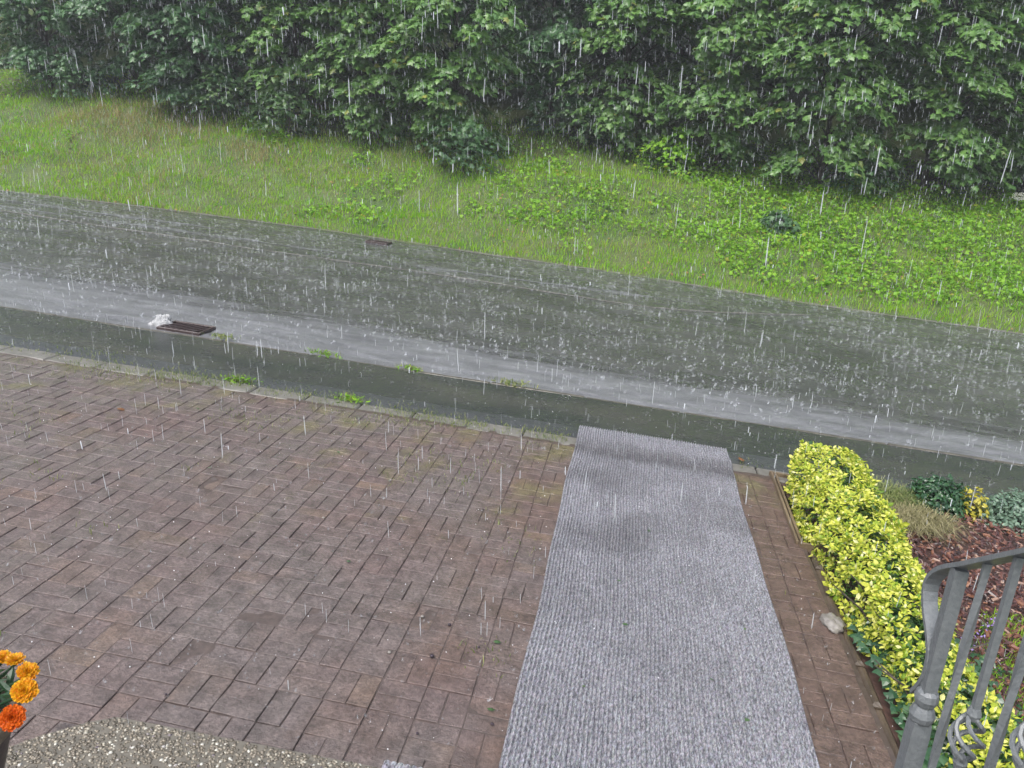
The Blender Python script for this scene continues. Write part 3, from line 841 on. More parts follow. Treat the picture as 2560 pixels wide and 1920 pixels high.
ca_, sa_ = np.cos(a), np.sin(a); Rm = np.zeros((k, 3, 3)); Rm[:, 0, 0] = ca_ * sx; Rm[:, 1, 0] = sa_ * sx; Rm[:, 0, 1] = -sa_ * sy; Rm[:, 1, 1] = ca_ * sy; Rm[:, 2, 2] = sz
V, F = scatter(PV, PF, np.stack([x, y, np.full(k, SZ + .0005)], 1), Rm, np.ones(k))
obj('pebbles', V, F, M_pebble, slab, True, kind='stuff')
# mat on the slab
nx, ny = 241, 120; X, Y = np.meshgrid(np.linspace(0, 1, nx), np.linspace(1.2, 2.222, ny))
Z = SZ + .012 + np.clip(.5 - .5 * np.cos(X * 40 * 2 * np.pi), 0, 1) ** .6 * (.005 + .004 * vnoise(X * 120, Y * 60, 5)); xx = -.585 + X * 1.0
i = np.arange((nx - 1) * (ny - 1)); r, c_ = i // (nx - 1), i % (nx - 1); a = r * nx + c_
obj('step_mat', np.stack([xx.ravel(), Y.ravel(), Z.ravel()], 1), np.stack([a, a + 1, a + nx + 1, a + nx], 1), M_carpet, smooth=True, label='grey ribbed mat lying on the washed gravel step', cat='mat')
# stairs up to the door (below the picture, carries railing and pot)
stairs = tag(empty('house_steps', (0, 0, 0)), 'concrete house steps rising from the washed gravel slab towards the viewer', 'steps')
mb = MB()
for s_ in range(4):
    z1 = SZ + .17 * (s_ + 1); y1 = 1.62 - .243 * s_
    mb.box((.0, (y1 - 1.2) / 2, z1 / 2 - .05), (1.5, y1 + 1.2, z1 + .0), 0, .01)
mb.build('flight', M_stair, stairs)
mb = MB(); mb.box((-1.10, -.03, .44), (.50, 2.46, .98), 0, .012); mb.build('cheek_wall', M_stair, stairs)

# ------------------------------------------------------------------ marigold pot
pot = tag(empty('marigold_pot', (-1.165, 1.05, .93)), 'dark brown flower pot planted with amber and orange marigolds', 'flower pot')


def lathe(prof, n=28):
    mb = MB(); V = []; F = []
    for r_, z_ in prof:
        for k in range(n): V.append((r_ * math.cos(2 * math.pi * k / n), r_ * math.sin(2 * math.pi * k / n), z_))
    for l in range(len(prof) - 1):
        for k in range(n): F.append((l * n + k, l * n + (k + 1) % n, (l + 1) * n + (k + 1) % n, (l + 1) * n + k))
    mb.add(V, None, F); return mb


lathe([(.085, 0), (.125, .20), (.128, .24)]).build('body', M_pot, pot, True)
lathe([(.126, .235), (.142, .237), (.145, .262), (.138, .272), (.126, .270), (.118, .245)]).build('rim', M_potrim, pot, True)
mb = MB(); mb.add([(.12 * math.cos(a), .12 * math.sin(a), .245) for a in np.linspace(0, 2 * math.pi, 20, endpoint=False)] + [(0, 0, .25)], [(i, (i + 1) % 20, 20) for i in range(20)]); mb.build('soil', M_soil, pot)
k = 420; P = rng.normal(0, 1, (k, 3)); P /= np.linalg.norm(P, axis=1, keepdims=True); P = P * np.array([.14, .14, .075]) * rng.uniform(.4, 1, (k, 1)) + np.array([.0, .0, .280])
V, F = scatter(OVAL * np.array([.45, 1, 1]), OVAL_F, P, lie(k, .8), rng.uniform(.03, .055, k)); obj('leaves', V, F, M_marig_leaf, pot)


def marigold(c_, rad, m, nrm):
    nrm = Vector(nrm).normalized(); q_ = nrm.to_track_quat('Z', 'Y').to_matrix(); T_ = np.array(q_)
    V_, F_ = [], []; off = 0
    for ring in range(6):
        el = .12 + ring * .26; n_ = int(18 - ring * 2.3); rr = rad * (1.0 - .12 * ring)
        for k_ in range(n_):
            a_ = 2 * math.pi * (k_ + rng.uniform(-.25, .25) + .5 * ring) / n_; e_ = el + rng.normal(0, .10)
            d = np.array([math.cos(a_) * math.cos(e_), math.sin(a_) * math.cos(e_), math.sin(e_) * .72]); s_ = np.array([-math.sin(a_), math.cos(a_), 0])
            nn = np.cross(d, s_); wd = rad * rng.uniform(.20, .28); b_ = d * rr * .30; tp = d * rr * rng.uniform(.92, 1.06)
            V_ += [b_, tp * .72 - s_ * wd + nn * rad * .04, tp * .80 + nn * rad * -.06, tp * .72 + s_ * wd + nn * rad * .04, tp - s_ * wd * .6 + nn * rad * .08, tp * 1.0 + nn * -rad * .07, tp + s_ * wd * .6 + nn * rad * .08]
            F_ += [(off, off + 1, off + 2), (off, off + 2, off + 3), (off + 1, off + 4, off + 2), (off + 4, off + 5, off + 2), (off + 2, off + 5, off + 6), (off + 2, off + 6, off + 3)]; off += 7
    V_ = np.array(V_) @ T_.T + np.array(c_); base = np.array(pot.location)
    o = obj('flower_head', V_ - base, np.array(F_), m, pot)
    mb = MB(); b = Vector(c_) - pot.location; mb.tube([b - nrm * rad * .15, b - nrm * rad * .7, b * .55 + Vector((0, 0, .10)), Vector((b.x * .35, b.y * .35, .26))], [rad * .22, rad * .16, .003, .003], 6); mb.build('stem', M_marig_leaf, pot, True)
    return o


H1, H2, H3, H4, HO = (-1.141, 1.197, 1.230), (-1.100, 1.185, 1.243), (-1.050, 1.160, 1.245), (-1.003, 1.097, 1.258), (-.964, 1.021, 1.268)
for c_, rad, m, nn in (((H4), .0235, M_petal_y, (.35, -.5, .8)), ((H3), .0205, M_petal_y, (.3, -.3, .9)), ((H2), .0185, M_petal_y, (.1, -.1, 1)), ((H1), .0175, M_petal_y, (.0, -.3, .9))):
    marigold(c_, rad, m, nn)
marigold(HO, .0225, M_petal_o, (.45, -.6, .65)).__setitem__('label', 'orange red flower head lowest on the plant')

# ------------------------------------------------------------------ wrought iron railing on the steps
p0 = Vector((.654, 1.319, 1.742)); sl = math.radians(35)
ru = Vector((0, -math.cos(sl), math.sin(sl)))            # up the stairs
rail = tag(empty('stair_railing', (p0 - PLUMB * 1.05)), 'grey hammered iron stair railing with twisted bars and a curled handrail end', 'railing')
base = rail.location.copy()
L = lambda v: tuple(Vector(v) - base)
pts = [p0 + ru * t_ for t_ in np.linspace(1.5, .02, 8)]
fw = Vector((0, 1, 0))
for a_, b_ in ((.03, -.002), (.055, -.001), (.078, .003), (.095, .012), (.103, .024), (.102, .041), (.092, .065), (.073, .095), (.050, .125), (.031, .153), (.016, .178), (.010, .198), (.008, .218), (.010, .236), (.017, .249), (.029, .262), (.044, .271)):
    pts.append(p0 - ru * a_ - PLUMB * b_)
mb = MB(); mb.tube([L(p) for p in pts], 0, flat=((1, 0, 0), .0135, .0042)); mb.build('handrail', M_iron, rail)


def post(top, bottom_len, hw, twist, bulge=None):
    mb = MB(); n = 90 if twist else 24
    rr = []; pp = []
    for k in range(n):
        f = k / (n - 1); pp.append(L(top - PLUMB * (f * bottom_len))); rr.append(hw * 1.35)
    mb.tube(pp, rr, 4, True, twist, math.pi / 4)
    return mb


# main post: slim upper part, knuckle, heavier lower part
mb = post(p0 - PLUMB * .004, .272, .0118, 0)
mb.tube([L(p0 - PLUMB * t_) for t_ in (.262, .268, .280, .290, .297, .304, .316, .327, .333)], [.013, .019, .0215, .019, .0155, .019, .0230, .021, .018], 12)
mb.tube([L(p0 - PLUMB * t_) for t_ in (.33, .36, .50, .8, 1.05)], [.0215, .0235, .0235, .0235, .0235], 4, True, 0, math.pi / 4)
mb.build('post', M_iron, rail)
for k in range(1, 9):
    top = p0 + ru * (k * .0935) - PLUMB * .004
    if k % 2 == 1:
        mb = post(top, 1.0, .0057, .09)
        mb.build('twisted_bar', M_iron, rail)
    else:
        zb = .295 if k == 2 else .285
        mb = post(top, zb, .0057, .0 if k % 4 else .09)
        mb2 = post(top - PLUMB * (zb + .10), .60, .0057, .0); mb.add(np.concatenate(mb2.V), np.concatenate(mb2.F3), np.concatenate(mb2.F4))
        mb.tube([L(top - PLUMB * (zb + d_)) for d_ in (-.012, 0, .012)], [.008, .012, .008], 8); mb.tube([L(top - PLUMB * (zb + .10 + d_)) for d_ in (-.012, 0, .012)], [.008, .012, .008], 8)
        b = mb.build('bar', M_iron, rail)
        mb = MB()
        for s_ in range(4):           # basket of four bowed wires
            wp = []
            for q_ in range(13):
                f = q_ / 12; a_ = s_ * math.pi / 2 + f * 1.6 * math.pi; rr_ = .022 * math.sin(f * math.pi) + .003
                wp.append(L(top - PLUMB * (zb + .10 * f) + Vector((math.cos(a_) * rr_, math.sin(a_) * rr_, 0))))
            mb.tube(wp, .0042, 6)
        mb.build('basket_knot', M_iron, b)

# ------------------------------------------------------------------ planting bed on the right
X, Y, F = grid(1.53, 9, 60, .2, Y_EDGE + .12, 60)
obj('planting_bed', np.stack([X, Y, -.03 + .05 * (fbm(X * 1.6, Y * 1.6, 33) - .3) * np.clip((X - 1.55) / .3, 0, 1)], 1), F, M_soil, smooth=True, kind='structure')
be = tag(empty('bed_edging', (1.52, 0, 0)), 'narrow earth stained concrete edging along the planting bed', 'edging')
mb = MB(); mb.box((0, 0, 0), (.055, .325, .12), 0, .018); k0 = mb.build('edging_slab', M_bededge); sme = k0.data; bpy.data.objects.remove(k0)
for i in range(15): inst(sme, 'edging_slab', be, Matrix.Translation((random.uniform(-.016, .014), .2 + i * .335, -.062 + random.uniform(-.012, .010))) @ Matrix.Rotation(random.uniform(-.05, .05), 4, 'Z') @ Matrix.Rotation(random.uniform(-.05, .05), 4, 'X'))
bb = tag(empty('timber_border', (1.44, 5.0, 0)), 'thin tan timber border framing the dark gap before the yellow hedge', 'border')
for c_, d, rz in (((0.0, .62, .0), (.018, 1.26, .07), -.02), ((.035, .62, -.008), (.02, 1.24, .06), -.02), ((.13, -.02, .0), (.26, .018, .07), .06), ((.13, 1.26, -.004), (.26, .018, .06), 0)):
    mb = MB(); mb.box(c_, d, rz, .003); mb.build('board', M_timber, bb)


def hedge_half(y): return np.interp(y, [2.3, 3.0, 3.8, 4.6, 6.2], [.13, .14, .17, .215, .265])
def hedge_mid(y): return np.interp(y, [2.3, 3.0, 3.8, 4.6, 5.2, 6.2], [1.80, 1.78, 1.74, 1.75, 1.76, 1.795])
def hedge_top(y): return np.interp(y, [2.3, 3.1, 3.3, 3.55, 3.9, 4.6, 6.2], [.30, .32, .27, .25, .34, .38, .40])


hedge = tag(empty('hedge', (1.8, 4.2, 0)), 'low clipped hedge of yellow green variegated leaves beside the carpet runner', 'hedge')
hb = np.array(hedge.location)


def hedge_pts(k, depth, y0=2.3, y1=6.18, per=1):
    k = k // per
    y = rng.uniform(y0, y1, k); hw = hedge_half(y); mid = hedge_mid(y); H_ = hedge_top(y)
    a = rng.uniform(-.15, 1.15, k) * math.pi            # round the section, side to top to side
    lump = 1 + .42 * (fbm(y * 3.6 + 3 * np.cos(a), a * 2.0, 17) - .5) + .22 * (vnoise(y * 11, a * 4, 3) - .5)
    end = np.clip((y1 + .02 - y) / .14, 0, 1) ** .5
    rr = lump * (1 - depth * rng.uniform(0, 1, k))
    ss = np.sign(np.cos(a)) * np.abs(np.cos(a)) ** .62; st = np.abs(np.sin(a)) ** .62 * np.sign(np.sin(a))
    nx_ = np.cos(a); nz_ = np.maximum(np.sin(a), -.2)
    P = np.stack([mid + hw * ss * rr * (.55 + .45 * end), y, .12 + (H_ - .12) * np.maximum(st, -.55) * rr * (.72 + .28 * end)], 1)
    ax = np.stack([nx_ * .8, rng.normal(0, .3, k) + .7 * (1 - end), nz_ + .55], 1) + rng.normal(0, .25, (k, 3)); ax /= np.linalg.norm(ax, axis=1, keepdims=True)
    sz = rng.uniform(.022, .046, k)
    P = np.repeat(P, per, 0); ax = np.repeat(ax, per, 0); sz = np.repeat(sz, per) * rng.uniform(.7, 1.15, k * per); y = np.repeat(y, per)
    # whorl of leaves round each shoot tip
    t1 = np.cross(ax, np.array([.3, 1., .2])); t1 /= np.linalg.norm(t1, axis=1, keepdims=True); t2 = np.cross(ax, t1)
    f = np.tile(np.arange(per) / per, k) * 2 * np.pi * 1.62 + np.repeat(rng.uniform(0, 6.28, k), per); rad_ = t1 * np.cos(f)[:, None] + t2 * np.sin(f)[:, None]
    el = rng.uniform(.15, 1.05, (k * per, 1)); tip = rad_ * np.cos(el) + ax * np.sin(el) + rng.normal(0, .12, (k * per, 3)); n = ax * np.cos(el) - rad_ * np.sin(el) + rng.normal(0, .15, (k * per, 3))
    P = P + ax * (np.tile(np.arange(per) / max(1, per - 1), k)[:, None] - .6) * .035 + rad_ * .004
    return P - hb, frames(n, None, tip), sz, y


HL = OVAL * np.array([1.05, 1, 1.6])
P, R_, Sc, yk = hedge_pts(18000, .12, per=6)
thin = rng.uniform(0, 1, len(P)) < np.interp(yk, [2.3, 3.2, 3.45, 3.6, 4.0], [.38, .45, .32, .5, 1.0]); P, R_, Sc = P[thin], R_[thin], Sc[thin]
# the 300 most conspicuous leaves (top and camera side) are leaves of their own
sc_ = P[:, 2] - .5 * P[:, 0] - .12 * P[:, 1] + rng.normal(0, .1, len(P)); pick = np.argsort(-sc_)[:900]; pick = rng.choice(pick, 300, replace=False)
me = np_mesh('leaf', HL, OVAL_F); me.materials.append(M_hedge)
for q in pick:
    m4 = np.eye(4); m4[:3, :3] = R_[q] * Sc[q]; m4[:3, 3] = P[q]; inst(me, 'leaf', hedge, Matrix(m4.tolist()))
kp = np.ones(len(P), bool); kp[pick] = False
V, F = scatter(HL, OVAL_F, P[kp], R_[kp], Sc[kp]); obj('foliage', V, F, M_hedge, hedge, kind='stuff')
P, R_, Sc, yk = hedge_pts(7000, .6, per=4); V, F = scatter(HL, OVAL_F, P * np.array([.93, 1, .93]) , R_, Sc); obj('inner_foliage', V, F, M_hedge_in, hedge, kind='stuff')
mb = MB()
for k in range(46):
    y = rng.uniform(2.4, 6.1); b = Vector((hedge_mid(y) + rng.normal(0, .05), y, -.01)); e = Vector((hedge_mid(y) + rng.normal(0, .14), y + rng.normal(0, .1), hedge_top(y) * .85)); mb.tube([L_ - Vector(hb) for L_ in (b, (b + e) / 2 + Vector((0, 0, .03)), e)], [.008, .006, .003], 5)
mb.build('stems', M_bark, hedge, kind='stuff')

# ivy at the hedge foot
ivy = tag(empty('ivy', (1.72, 3.0, 0)), 'dark green ivy creeping under the near end of the yellow hedge', 'ivy')
k = 2600; y = rng.uniform(2.2, 4.1, k); xx = 1.80 + rng.normal(0, .17, k) - .05 * (y < 3.2); zz = .03 + .22 * rng.uniform(0, 1, k) ** 1.3 * np.exp(-((xx - 1.82) / .2) ** 2)
ok = xx > 1.50 + .05 * vnoise(y * 5, y * 0, 3); P = np.stack([xx, y, zz], 1)[ok]; k = len(P)
n = np.stack([rng.normal(-.45, .3, k), rng.normal(-.25, .3, k), np.ones(k)], 1); a = rng.uniform(0, 2 * np.pi, k)
R_ = frames(n, None, np.stack([np.cos(a), np.sin(a), -.4 + 0 * a], 1)); Sc = rng.uniform(.035, .062, k); P = P - np.array(ivy.location)
me = np_mesh('leaf', IVY, IVY_F); me.materials.append(M_ivy)
top_i = np.argsort(-(P[:, 2] - .4 * P[:, 0] + rng.normal(0, .05, k)))[:400]; pick = rng.choice(top_i, 120, replace=False)
for q in pick:
    m4 = np.eye(4); m4[:3, :3] = R_[q] * Sc[q]; m4[:3, 3] = P[q]; inst(me, 'leaf', ivy, Matrix(m4.tolist()))
kp = np.ones(k, bool); kp[pick] = False
V, F = scatter(IVY, IVY_F, P[kp], R_[kp], Sc[kp]); obj('foliage', V, F, M_ivy, ivy, kind='stuff')

# bark mulch
k = 14000; x = rng.uniform(1.95, 5.2, k); y = rng.uniform(3.3, 6.0, k); P = np.stack([x, y, .0 + .03 * fbm(x * 3, y * 3, 5) + rng.uniform(0, .02, k)], 1)
CH = np.array([(-.5, -.2, -.05), (.5, -.26, -.05), (.56, .2, -.04), (-.45, .24, -.05), (-.42, -.12, .1), (.4, -.16, .12), (.42, .14, .1), (-.36, .16, .12)])
CF = np.array([(3, 2, 1, 0), (4, 5, 6, 7), (0, 1, 5, 4), (1, 2, 6, 5), (2, 3, 7, 6), (3, 0, 4, 7)])
V, F = scatter(CH, CF, P, lie(k, .35), rng.uniform(.016, .055, k) * rng.uniform(.6, 1.1, k)); obj('bark_mulch', V, F, M_chip, label='wet reddish brown bark mulch between the shrubs', cat='bark mulch', kind='stuff')

# little lawn patch behind the railing
def tuft_field(x0, x1, y0, y1, n, hmin, hmax, wd, f=None):
    x = rng.uniform(x0, x1, n); y = rng.uniform(y0, y1, n)
    if f is not None: ok = rng.uniform(0, 1, n) < f(x, y); x, y = x[ok], y[ok]
    return blades(np.stack([x, y, np.full(len(x), .0)], 1), hmin, hmax, wd, .9)


V, F = tuft_field(1.95, 3.6, 2.2, 4.5, 14000, .02, .07, .003, lambda x, y: np.clip((x - 1.95 - .35 * (y - 3.4) + .2 * fbm(x * 4, y * 4, 2)) * 2.2, 0, 1))
obj('lawn', V, F, M_grass, label='patch of short lawn behind the railing next to the bark mulch', cat='lawn', kind='stuff')


def shrub(name, label, cat, x, y, rx, ry, h, m, leaf, n, size, inner=None, group=None):
    t = tag(empty(name, (x, y, 0)), label, cat, group)
    P = rng.normal(0, 1, (n, 3)); P /= np.linalg.norm(P, axis=1, keepdims=True); P[:, 2] = np.abs(P[:, 2]) * 1.0 - .12
    k_ = (.78 + .5 * (fbm(P[:, 0] * 2.2 + x, P[:, 1] * 2.2 + P[:, 2] * 2, int(x * 10)) - .3)) * rng.uniform(.55, 1.05, n)
    nn = P + rng.normal(0, .45, (n, 3)) + np.array([0, 0, .4]); Q = P * k_[:, None] * np.array([rx, ry, h]); Q[:, 2] = np.maximum(Q[:, 2], .015)
    V, F = scatter(leaf[0], leaf[1], Q, frames(nn, None, P + rng.normal(0, .5, (n, 3))), rng.uniform(.7, 1.25, n) * size); obj('foliage', V, F, m, t, kind='stuff')
    mb = MB()
    for q in range(9):
        e = Vector(P[q] * np.array([rx, ry, h]) * .7); e.z = abs(e.z); mb.tube([(0, 0, -.02), tuple(e * .5 + Vector((0, 0, .05))), tuple(e)], [.008, .005, .002], 5)
    mb.build('stems', M_bark, t); return t


OT = (OVAL, OVAL_F)
G4 = 'small shrubs in the planting bed'
shrub('shrub', 'dark green rounded shrub between the straw grass clump and the yellow shrublet', 'shrub', 2.70, 6.10, .30, .26, .36, M_dkshrub, OT, 1800, .042, group=G4)
shrub('shrub', 'small golden yellow shrublet between the dark green and grey green shrubs', 'shrub', 2.93, 6.03, .13, .12, .33, M_yellow, OT, 240, .040, group=G4)
shrub('shrub', 'grey green fine leaved shrub on the bed side furthest from the hedge', 'shrub', 3.30, 6.05, .38, .30, .32, M_bluegreen, OT, 2600, .034, group=G4)
for (x, y, r, h, lb) in ((2.26, 6.02, .30, .15, 'tan grass clump arching beside the far end of the hedge'), (2.38, 5.66, .32, .13, 'pale straw grass clump lying flat against the bark mulch')):
    t = tag(empty('ornamental_grass', (x, y, 0)), lb, 'grass clump', 'grass clumps in the planting bed'); mb = MB()
    k = 1500; a = rng.uniform(0, 2 * np.pi, k); P = np.stack([rng.normal(0, .10, k), rng.normal(0, .07, k), 0 * a], 1); a = a + rng.normal(0, .5, k); o = np.stack([np.cos(a), np.sin(a), 0 * a], 1)
    L1 = rng.uniform(.4, 1.1, k)[:, None] * r; s_ = np.stack([-np.sin(a), np.cos(a), 0 * a], 1) * .0019; H1 = (h * rng.uniform(.5, 1.1, k))[:, None] * np.array([0, 0, 1.])
    V = np.stack([P - s_, P + s_, P + o * L1 * .5 + H1 * .9 + s_, P + o * L1 * .5 + H1 * .9 - s_, P + o * L1 + H1 * .55], 1).reshape(-1, 3); i = np.arange(k) * 5
    obj('blades', V, [np.stack([i, i + 1, i + 2, i + 3], 1), np.stack([i + 3, i + 2, i + 4], 1)], M_pale if h < .14 else M_tuft, t, kind='stuff')
for (x, y, lb) in ((2.36, 4.25, 'spray of small violet flowers seen between the railing bars beside the mulch'), (2.18, 4.0, 'violet flower spray low on the lawn edge behind the railing')):
    t = tag(empty('violet_flower', (x, y, 0)), lb, 'flower', 'violet flowers behind the railing'); k = 26
    P = np.stack([rng.normal(0, .04, k), rng.normal(0, .04, k), rng.uniform(.05, .14, k)], 1); V, F = scatter(OVAL, OVAL_F, P, lie(k, .8), rng.uniform(.012, .022, k)); obj('petals', V, F, M_violet, t, kind='stuff')
    V, F = blades(np.stack([rng.normal(0, .03, 30), rng.normal(0, .03, 30), np.zeros(30)], 1), .05, .13, .002); obj('stems', V, F, M_ivy, t, kind='stuff')

# ------------------------------------------------------------------ weeds, moss tufts and litter on the hard ground
def f_tuft(x, y):
    edge = np.exp(-((y - Y_EDGE + .02) / .10) ** 2) * (fbm(x * 1.3, y * 0, 23) > .50) * np.clip((x + 6) / 3, 0, 1)
    edge2 = np.exp(-((y - Y_EDGE + .12) / .22) ** 2) * (fbm(x * 1.1, y * 1.5, 29) > .54)
    moss = (fbm(x * 2.2, y * 2.2, 27) > .66) * .12
    fringe = np.exp(-((y - 6.36) / .13) ** 2) * np.clip(1.4 - np.abs(x + 1.9) / 1.5, 0, 1) * (.25 + .75 * (vnoise(x * 3, y * 6, 8) > .35))
    return np.clip(edge * .9 + edge2 * .5 + fringe * .8 + moss, 0, 1) * ~((x > -.25) & (x < 1.2))


V, F = tuft_field(-7.5, 1.48, 2.4, 6.66, 110000, .008, .040, .0028, f_tuft)
obj('moss_tufts', V, F, M_tuft, label='moss and grass tufts in the joints of the paving and edging', cat='moss', kind='stuff')
G5 = 'weeds rooted in the kerb line'
for i, (x, y, r, h, lb) in enumerate([(-3.05, 7.68, .16, .08, 'weed in the kerb line just downhill of the near drain grate'), (-2.05, 7.66, .10, .06, 'small weed in the kerb line midway between drain grate and runner'), (-.95, 7.66, .16, .09, 'yellowish weed in the kerb line nearest the carpet runner'),
                                      (-3.35, 6.42, .14, .12, 'leafy weed on the edging stones below the near drain grate'), (-2.3, 6.40, .12, .10, 'dandelion like weed on the mossy edging stones'), (-4.25, 7.75, .12, .05, 'weed at the downhill end of the near drain grate')]):
    t = tag(empty('weed', (x, y, 0)), lb, 'weed', G5); k = 46
    P = np.stack([rng.normal(0, r * .6, k), rng.normal(0, .03, k), rng.uniform(.0, h * .5, k)], 1); V, F = scatter(OVAL * np.array([.5, 1, 1]), OVAL_F, P, lie(k, .6), rng.uniform(.03, .07, k)); obj('leaves', V, F, M_cover if i % 3 != 2 else M_tuft, t)
    V, F = blades(np.stack([rng.normal(0, r * .7, 90), rng.normal(0, .025, 90), np.zeros(90)], 1), .02, h, .003); obj('blades', V, F, M_tuft, t, kind='stuff')


def bit(name, label, cat, group, x, y, z, size, m, T=OVAL, F=OVAL_F):
    o = obj(name, T * size, F, m); o.location = (x, y, z); o.rotation_euler = (random.uniform(-.25, .25), random.uniform(-.25, .25), random.uniform(0, 6.28)); return tag(o, label, cat, group)


for x, y, lb in [(.23, 4.05, 'green leaf scrap left of centre halfway along the carpet runner'), (.60, 4.15, 'green leaf scrap in the middle of the carpet runner halfway along'), (.27, 3.62, 'darker pair of leaf scraps left of centre on the near half of the runner'), (.93, 3.78, 'green leaf scrap close to the hedge side edge of the runner'),
                 (.70, 3.30, 'green leaf scrap right of centre on the near part of the runner'), (.42, 4.75, 'small leaf scrap just nearer than the soaked patches of the runner'), (.86, 3.05, 'leaf scrap nearest the railing on the carpet runner'), (.10, 3.05, 'leaf scrap near the brick side edge low on the runner')]:
    bit('leaf_scrap', lb, 'leaf', 'leaf scraps on the carpet runner', x, y, .030, random.uniform(.022, .036), M_shrub)
for x, y, lb in [(-.36, 3.28, 'green leaf scrap on the bricks right beside the near edge of the runner'), (-1.30, 3.75, 'leaf scrap alone in the middle of the near paving'), (-.30, 2.80, 'bright green leaf scrap on the bricks close to the runner and the gravel step'), (-2.6, 4.6, 'leaf scrap left of centre on the wet paving'), (-1.9, 5.2, 'leaf scrap on the far half of the paving below the mossy edging'), (-3.3, 5.6, 'leaf scrap near the orange fallen leaf on the paving')]:
    bit('leaf_scrap', lb, 'leaf', 'leaf scraps on the paving', x, y, .012, random.uniform(.025, .045), M_shrub)
bit('fallen_leaf', 'pale orange curled leaf lying alone on the wet brick paving', 'leaf', None, -3.79, 5.29, .02, .10, M_brownleaf)
bit('fallen_leaf', 'small brown leaf lying on the footway at the corner of the runner', 'leaf', None, 1.22, 6.5, .02, .09, M_brownleaf)
for x, y, r_, lb in [(-.60, 3.35, .015, 'dark berry in a mossy joint, farthest of the berries on the paving'), (-.62, 3.08, .017, 'largest dark berry lying flat on a purplish brick'), (-.42, 3.22, .011, 'small dark berry between two bricks nearest the runner'), (-.26, 2.72, .012, 'dark berry at the runner edge close to the gravel step'), (-.55, 2.58, .010, 'bluish dark berry just beyond the gravel step'), (-1.62, 2.50, .009, 'lone dark berry on the paving near the marigold pot')]:
    r_ *= .75; o = obj('berry', PV * np.array([r_, r_ * .9, r_ * .7]), PF, M_berry, smooth=True); o.location = (x, y, r_ * .8); tag(o, lb, 'berry', 'dark berries on the paving')
for x, y, lb in [(-.75, 3.38, 'round white pebble on a brick left of the dark berries'), (-.82, 3.05, 'tiny pale pebble left of the largest berry'), (-1.62, 4.2, 'tiny pale pebble alone in the middle of the paving'), (-2.2, 3.7, 'tiny pale pebble on the paving above the marigold pot'), (-.9, 4.9, 'tiny pale pebble far up the paving beside the runner')]:
    o = obj('pebble', PV * np.array([.010, .009, .006]), PF, M_stone, smooth=True); o.location = (x, y, .006); tag(o, lb, 'pebble', 'pale pebbles on the paving')
V, F = blob('', (0, 0, .008), (.06, .085, .032), None, seed=9, amp=.45)
o = obj('stone', V, F, M_stone, smooth=True); o.location = (1.45, 4.05, 0); tag(o, 'pale grey fieldstone at the foot of the hedge beside the paving', 'stone')

# ------------------------------------------------------------------ falling rain and splashes
k = 70000
P = np.stack([rng.uniform(-20, 11, k), 1.6 + 22 * rng.uniform(0, 1, k) ** 1.1, rng.uniform(0, 7.2, k)], 1)
dd = np.hypot(P[:, 0], P[:, 1])
ok = (P[:, 2] < 2.3 + .27 * P[:, 1]) & (P[:, 2] > np.where(P[:, 1] > 17, bank_z(P[:, 0], P[:, 1]), 0) + .1); P = P[ok]; k = len(P)
ln = rng.uniform(.030, .095, k); bold = (rng.uniform(0, 1, k) < .05) & (dd[ok] > 4.0); rd = np.where(bold, rng.uniform(.0020, .0040, k), rng.uniform(.0006, .0017, k)); ln = np.where(bold, ln * .75, ln * .9)
dr = -np.array(PLUMB)[None] + np.stack([rng.normal(0, .035, k) + .02, rng.normal(0, .02, k), 0 * ln], 1)
dr /= np.linalg.norm(dr, axis=1, keepdims=True); s1 = np.cross(dr, np.array([0, 1., 0])); s1 /= np.linalg.norm(s1, axis=1, keepdims=True); s2 = np.cross(dr, s1)
rows = []
for f, g in ((.15, .8), (.85, 1.0)):
    for q in range(4):
        a_ = q * math.pi / 2; rows.append(P + dr * (ln * f)[:, None] + (s1 * math.cos(a_) + s2 * math.sin(a_)) * (rd * g)[:, None])
V = np.stack([P] + rows + [P + dr * ln[:, None]], 1).reshape(-1, 3); i = np.arange(k)[:, None] * 10
F3 = np.concatenate([np.concatenate([i, i + 1 + (q + 1) % 4, i + 1 + q], 1) for q in range(4)] + [np.concatenate([i + 9, i + 5 + q, i + 5 + (q + 1) % 4], 1) for q in range(4)])
F4 = np.concatenate([np.concatenate([i + 1 + q, i + 1 + (q + 1) % 4, i + 5 + (q + 1) % 4, i + 5 + q], 1) for q in range(4)])
rn = obj('rain', V, [F3, F4], M_drop, smooth=True, label='heavy rain falling in long drops across the whole view', cat='rain', kind='stuff')

rn.data.materials.append(water_drop_mat('bold_drop', .70, (.86, .89, .93)))
bm_ = bold.astype(np.int32); rn.data.polygons.foreach_set('material_index', np.concatenate([np.tile(bm_, 8), np.tile(bm_, 4)]))


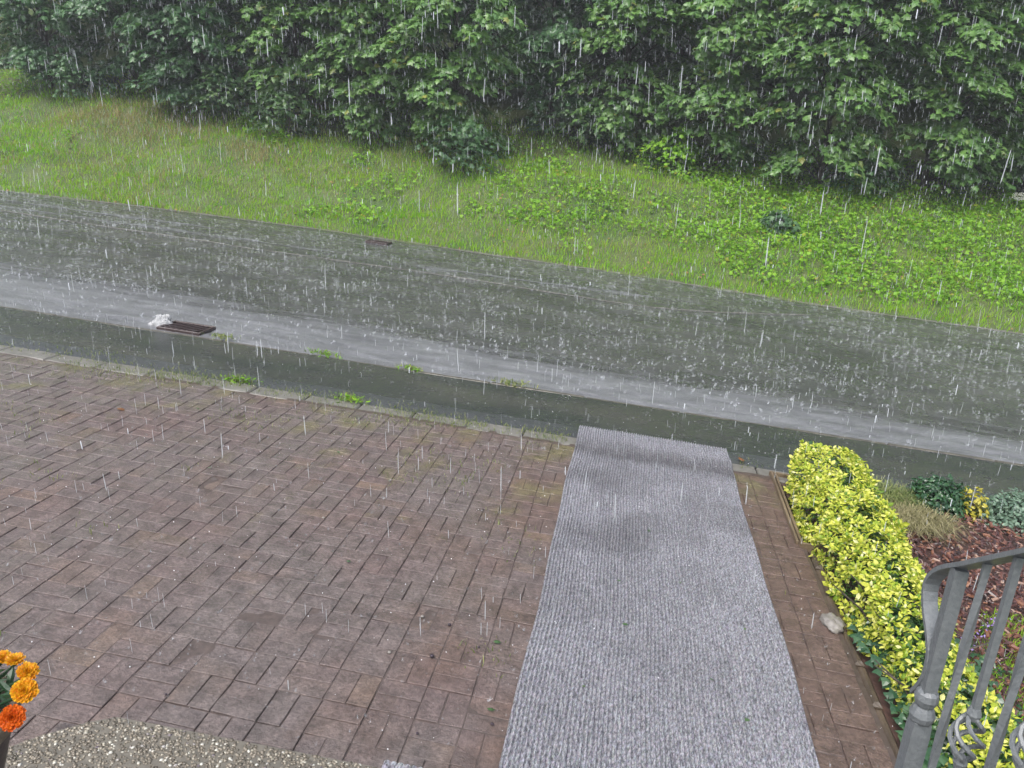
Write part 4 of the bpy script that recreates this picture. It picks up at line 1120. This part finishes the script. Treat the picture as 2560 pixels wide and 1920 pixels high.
def splashes(P, hs, wd):
    k = len(P); Vs, Fs = [], []; off = 0
    for q in range(7):
        on = rng.uniform(0, 1, k) < .62; Pq, h, w_ = P[on], hs[on] * rng.uniform(.15, 1.3, on.sum()), wd[on]; kk = len(Pq)
        a = rng.uniform(0, 2 * np.pi, kk); o = np.stack([np.cos(a), np.sin(a), 0 * a], 1); sp = rng.uniform(.1, .9, (kk, 1))
        b = Pq + o * (h * .25)[:, None]; t_ = Pq + o * h[:, None] * sp + np.stack([0 * h, 0 * h, h], 1); s_ = np.stack([-np.sin(a), np.cos(a), 0 * a], 1) * (w_ * rng.uniform(.5, 1.2, kk))[:, None]
        V = np.stack([b - s_, b + s_, t_ + o * (w_)[:, None], t_ - o * w_[:, None] + s_], 1).reshape(-1, 3); i = np.arange(kk) * 4 + off
        Vs.append(V); Fs.append(np.concatenate([np.stack([i, i + 1, i + 2], 1), np.stack([i + 1, i + 3, i + 2], 1), np.stack([i + 3, i, i + 2], 1), np.stack([i, i + 3, i + 1], 1)])); off += kk * 4
    return np.concatenate(Vs), np.concatenate(Fs)


def clumped(k, x0, x1, y0, y1, z, seed, lo=.25):
    x = rng.uniform(x0, x1, k * 2); y = rng.uniform(y0, y1, k * 2); ok = rng.uniform(0, 1, k * 2) < lo + (1 - lo) * np.clip((fbm(x * .9, y * 1.8, seed) - .35) * 3.5, 0, 1)
    return np.stack([x[ok], y[ok], np.full(ok.sum(), z)], 1)[:k]


P = clumped(32000, -16, 9, Y_KERB + .1, 17.4, Z_ROAD + .010, 201); k = len(P)
P2 = clumped(2600, -8, 5, Y_EDGE + .1, Y_KERB, -.008, 203)
P3 = clumped(4200, -7, 1.45, 2.4, 6.3, .004, 205); P3[:, 2] = np.where((P3[:, 0] > -.19) & (P3[:, 0] < 1.13), .02, .004)
Pa = np.concatenate([P, P2, P3]); hh = .006 + .036 * rng.uniform(0, 1, len(Pa)) ** 3; hh[k:] *= .40; wd = hh * rng.uniform(.05, .11, len(Pa)) + .0005
V, F = splashes(Pa, hh, wd); obj('rain_splashes', V, F, M_splash, label='small crown splashes of rain over road, footway and paving', cat='splashes', kind='stuff')

k = 1500; x = rng.uniform(-7, 3.5, k); y = rng.uniform(2.4, Y_KERB, k); z = rng.uniform(.004, .07, k)
OC = np.array([(1, 0, 0), (0, 1, 0), (-1, 0, 0), (0, -1, 0), (0, 0, 1), (0, 0, -1.)]); OF = np.array([(0, 1, 4), (1, 2, 4), (2, 3, 4), (3, 0, 4), (1, 0, 5), (2, 1, 5), (3, 2, 5), (0, 3, 5)])
V, F = scatter(OC, OF, np.stack([x, y, z], 1), np.repeat(np.eye(3)[None], k, 0), .0012 + .0030 * rng.uniform(0, 1, k) ** 3)
obj('rebound_droplets', V, F, water_drop_mat('droplet', .9, (.92, .93, .95)), smooth=True, label='bright droplets bouncing up from the wet ground', cat='droplets', kind='stuff')  # nearly opaque white paints the bright highlights on the droplets

# ------------------------------------------------------------------ rain haze
HAZE = 0.0013
if HAZE > 0:
    m = bpy.data.materials.new('rain_haze'); m.use_nodes = True; nt = m.node_tree; nt.nodes.remove(nt.nodes['Principled BSDF'])
    pv = nt.nodes.new('ShaderNodeVolumePrincipled'); pv.inputs['Color'].default_value = (.86, .90, .95, 1); pv.inputs['Density'].default_value = HAZE
    nt.links.new(pv.outputs[0], nt.nodes['Material Output'].inputs['Volume'])
    mb = MB(); mb.box((0, 0, 0), (620, 620, 42)); hz = mb.build('haze', m, kind='stuff'); hz.location = (0, 100, 19.4)

# ------------------------------------------------------------------ tip the yard to the true plumb line
bpy.context.view_layer.update()
for o in list(S.objects):
    if o.parent is None and o.type in ('MESH', 'EMPTY'): o.matrix_world = TILT @ o.matrix_world
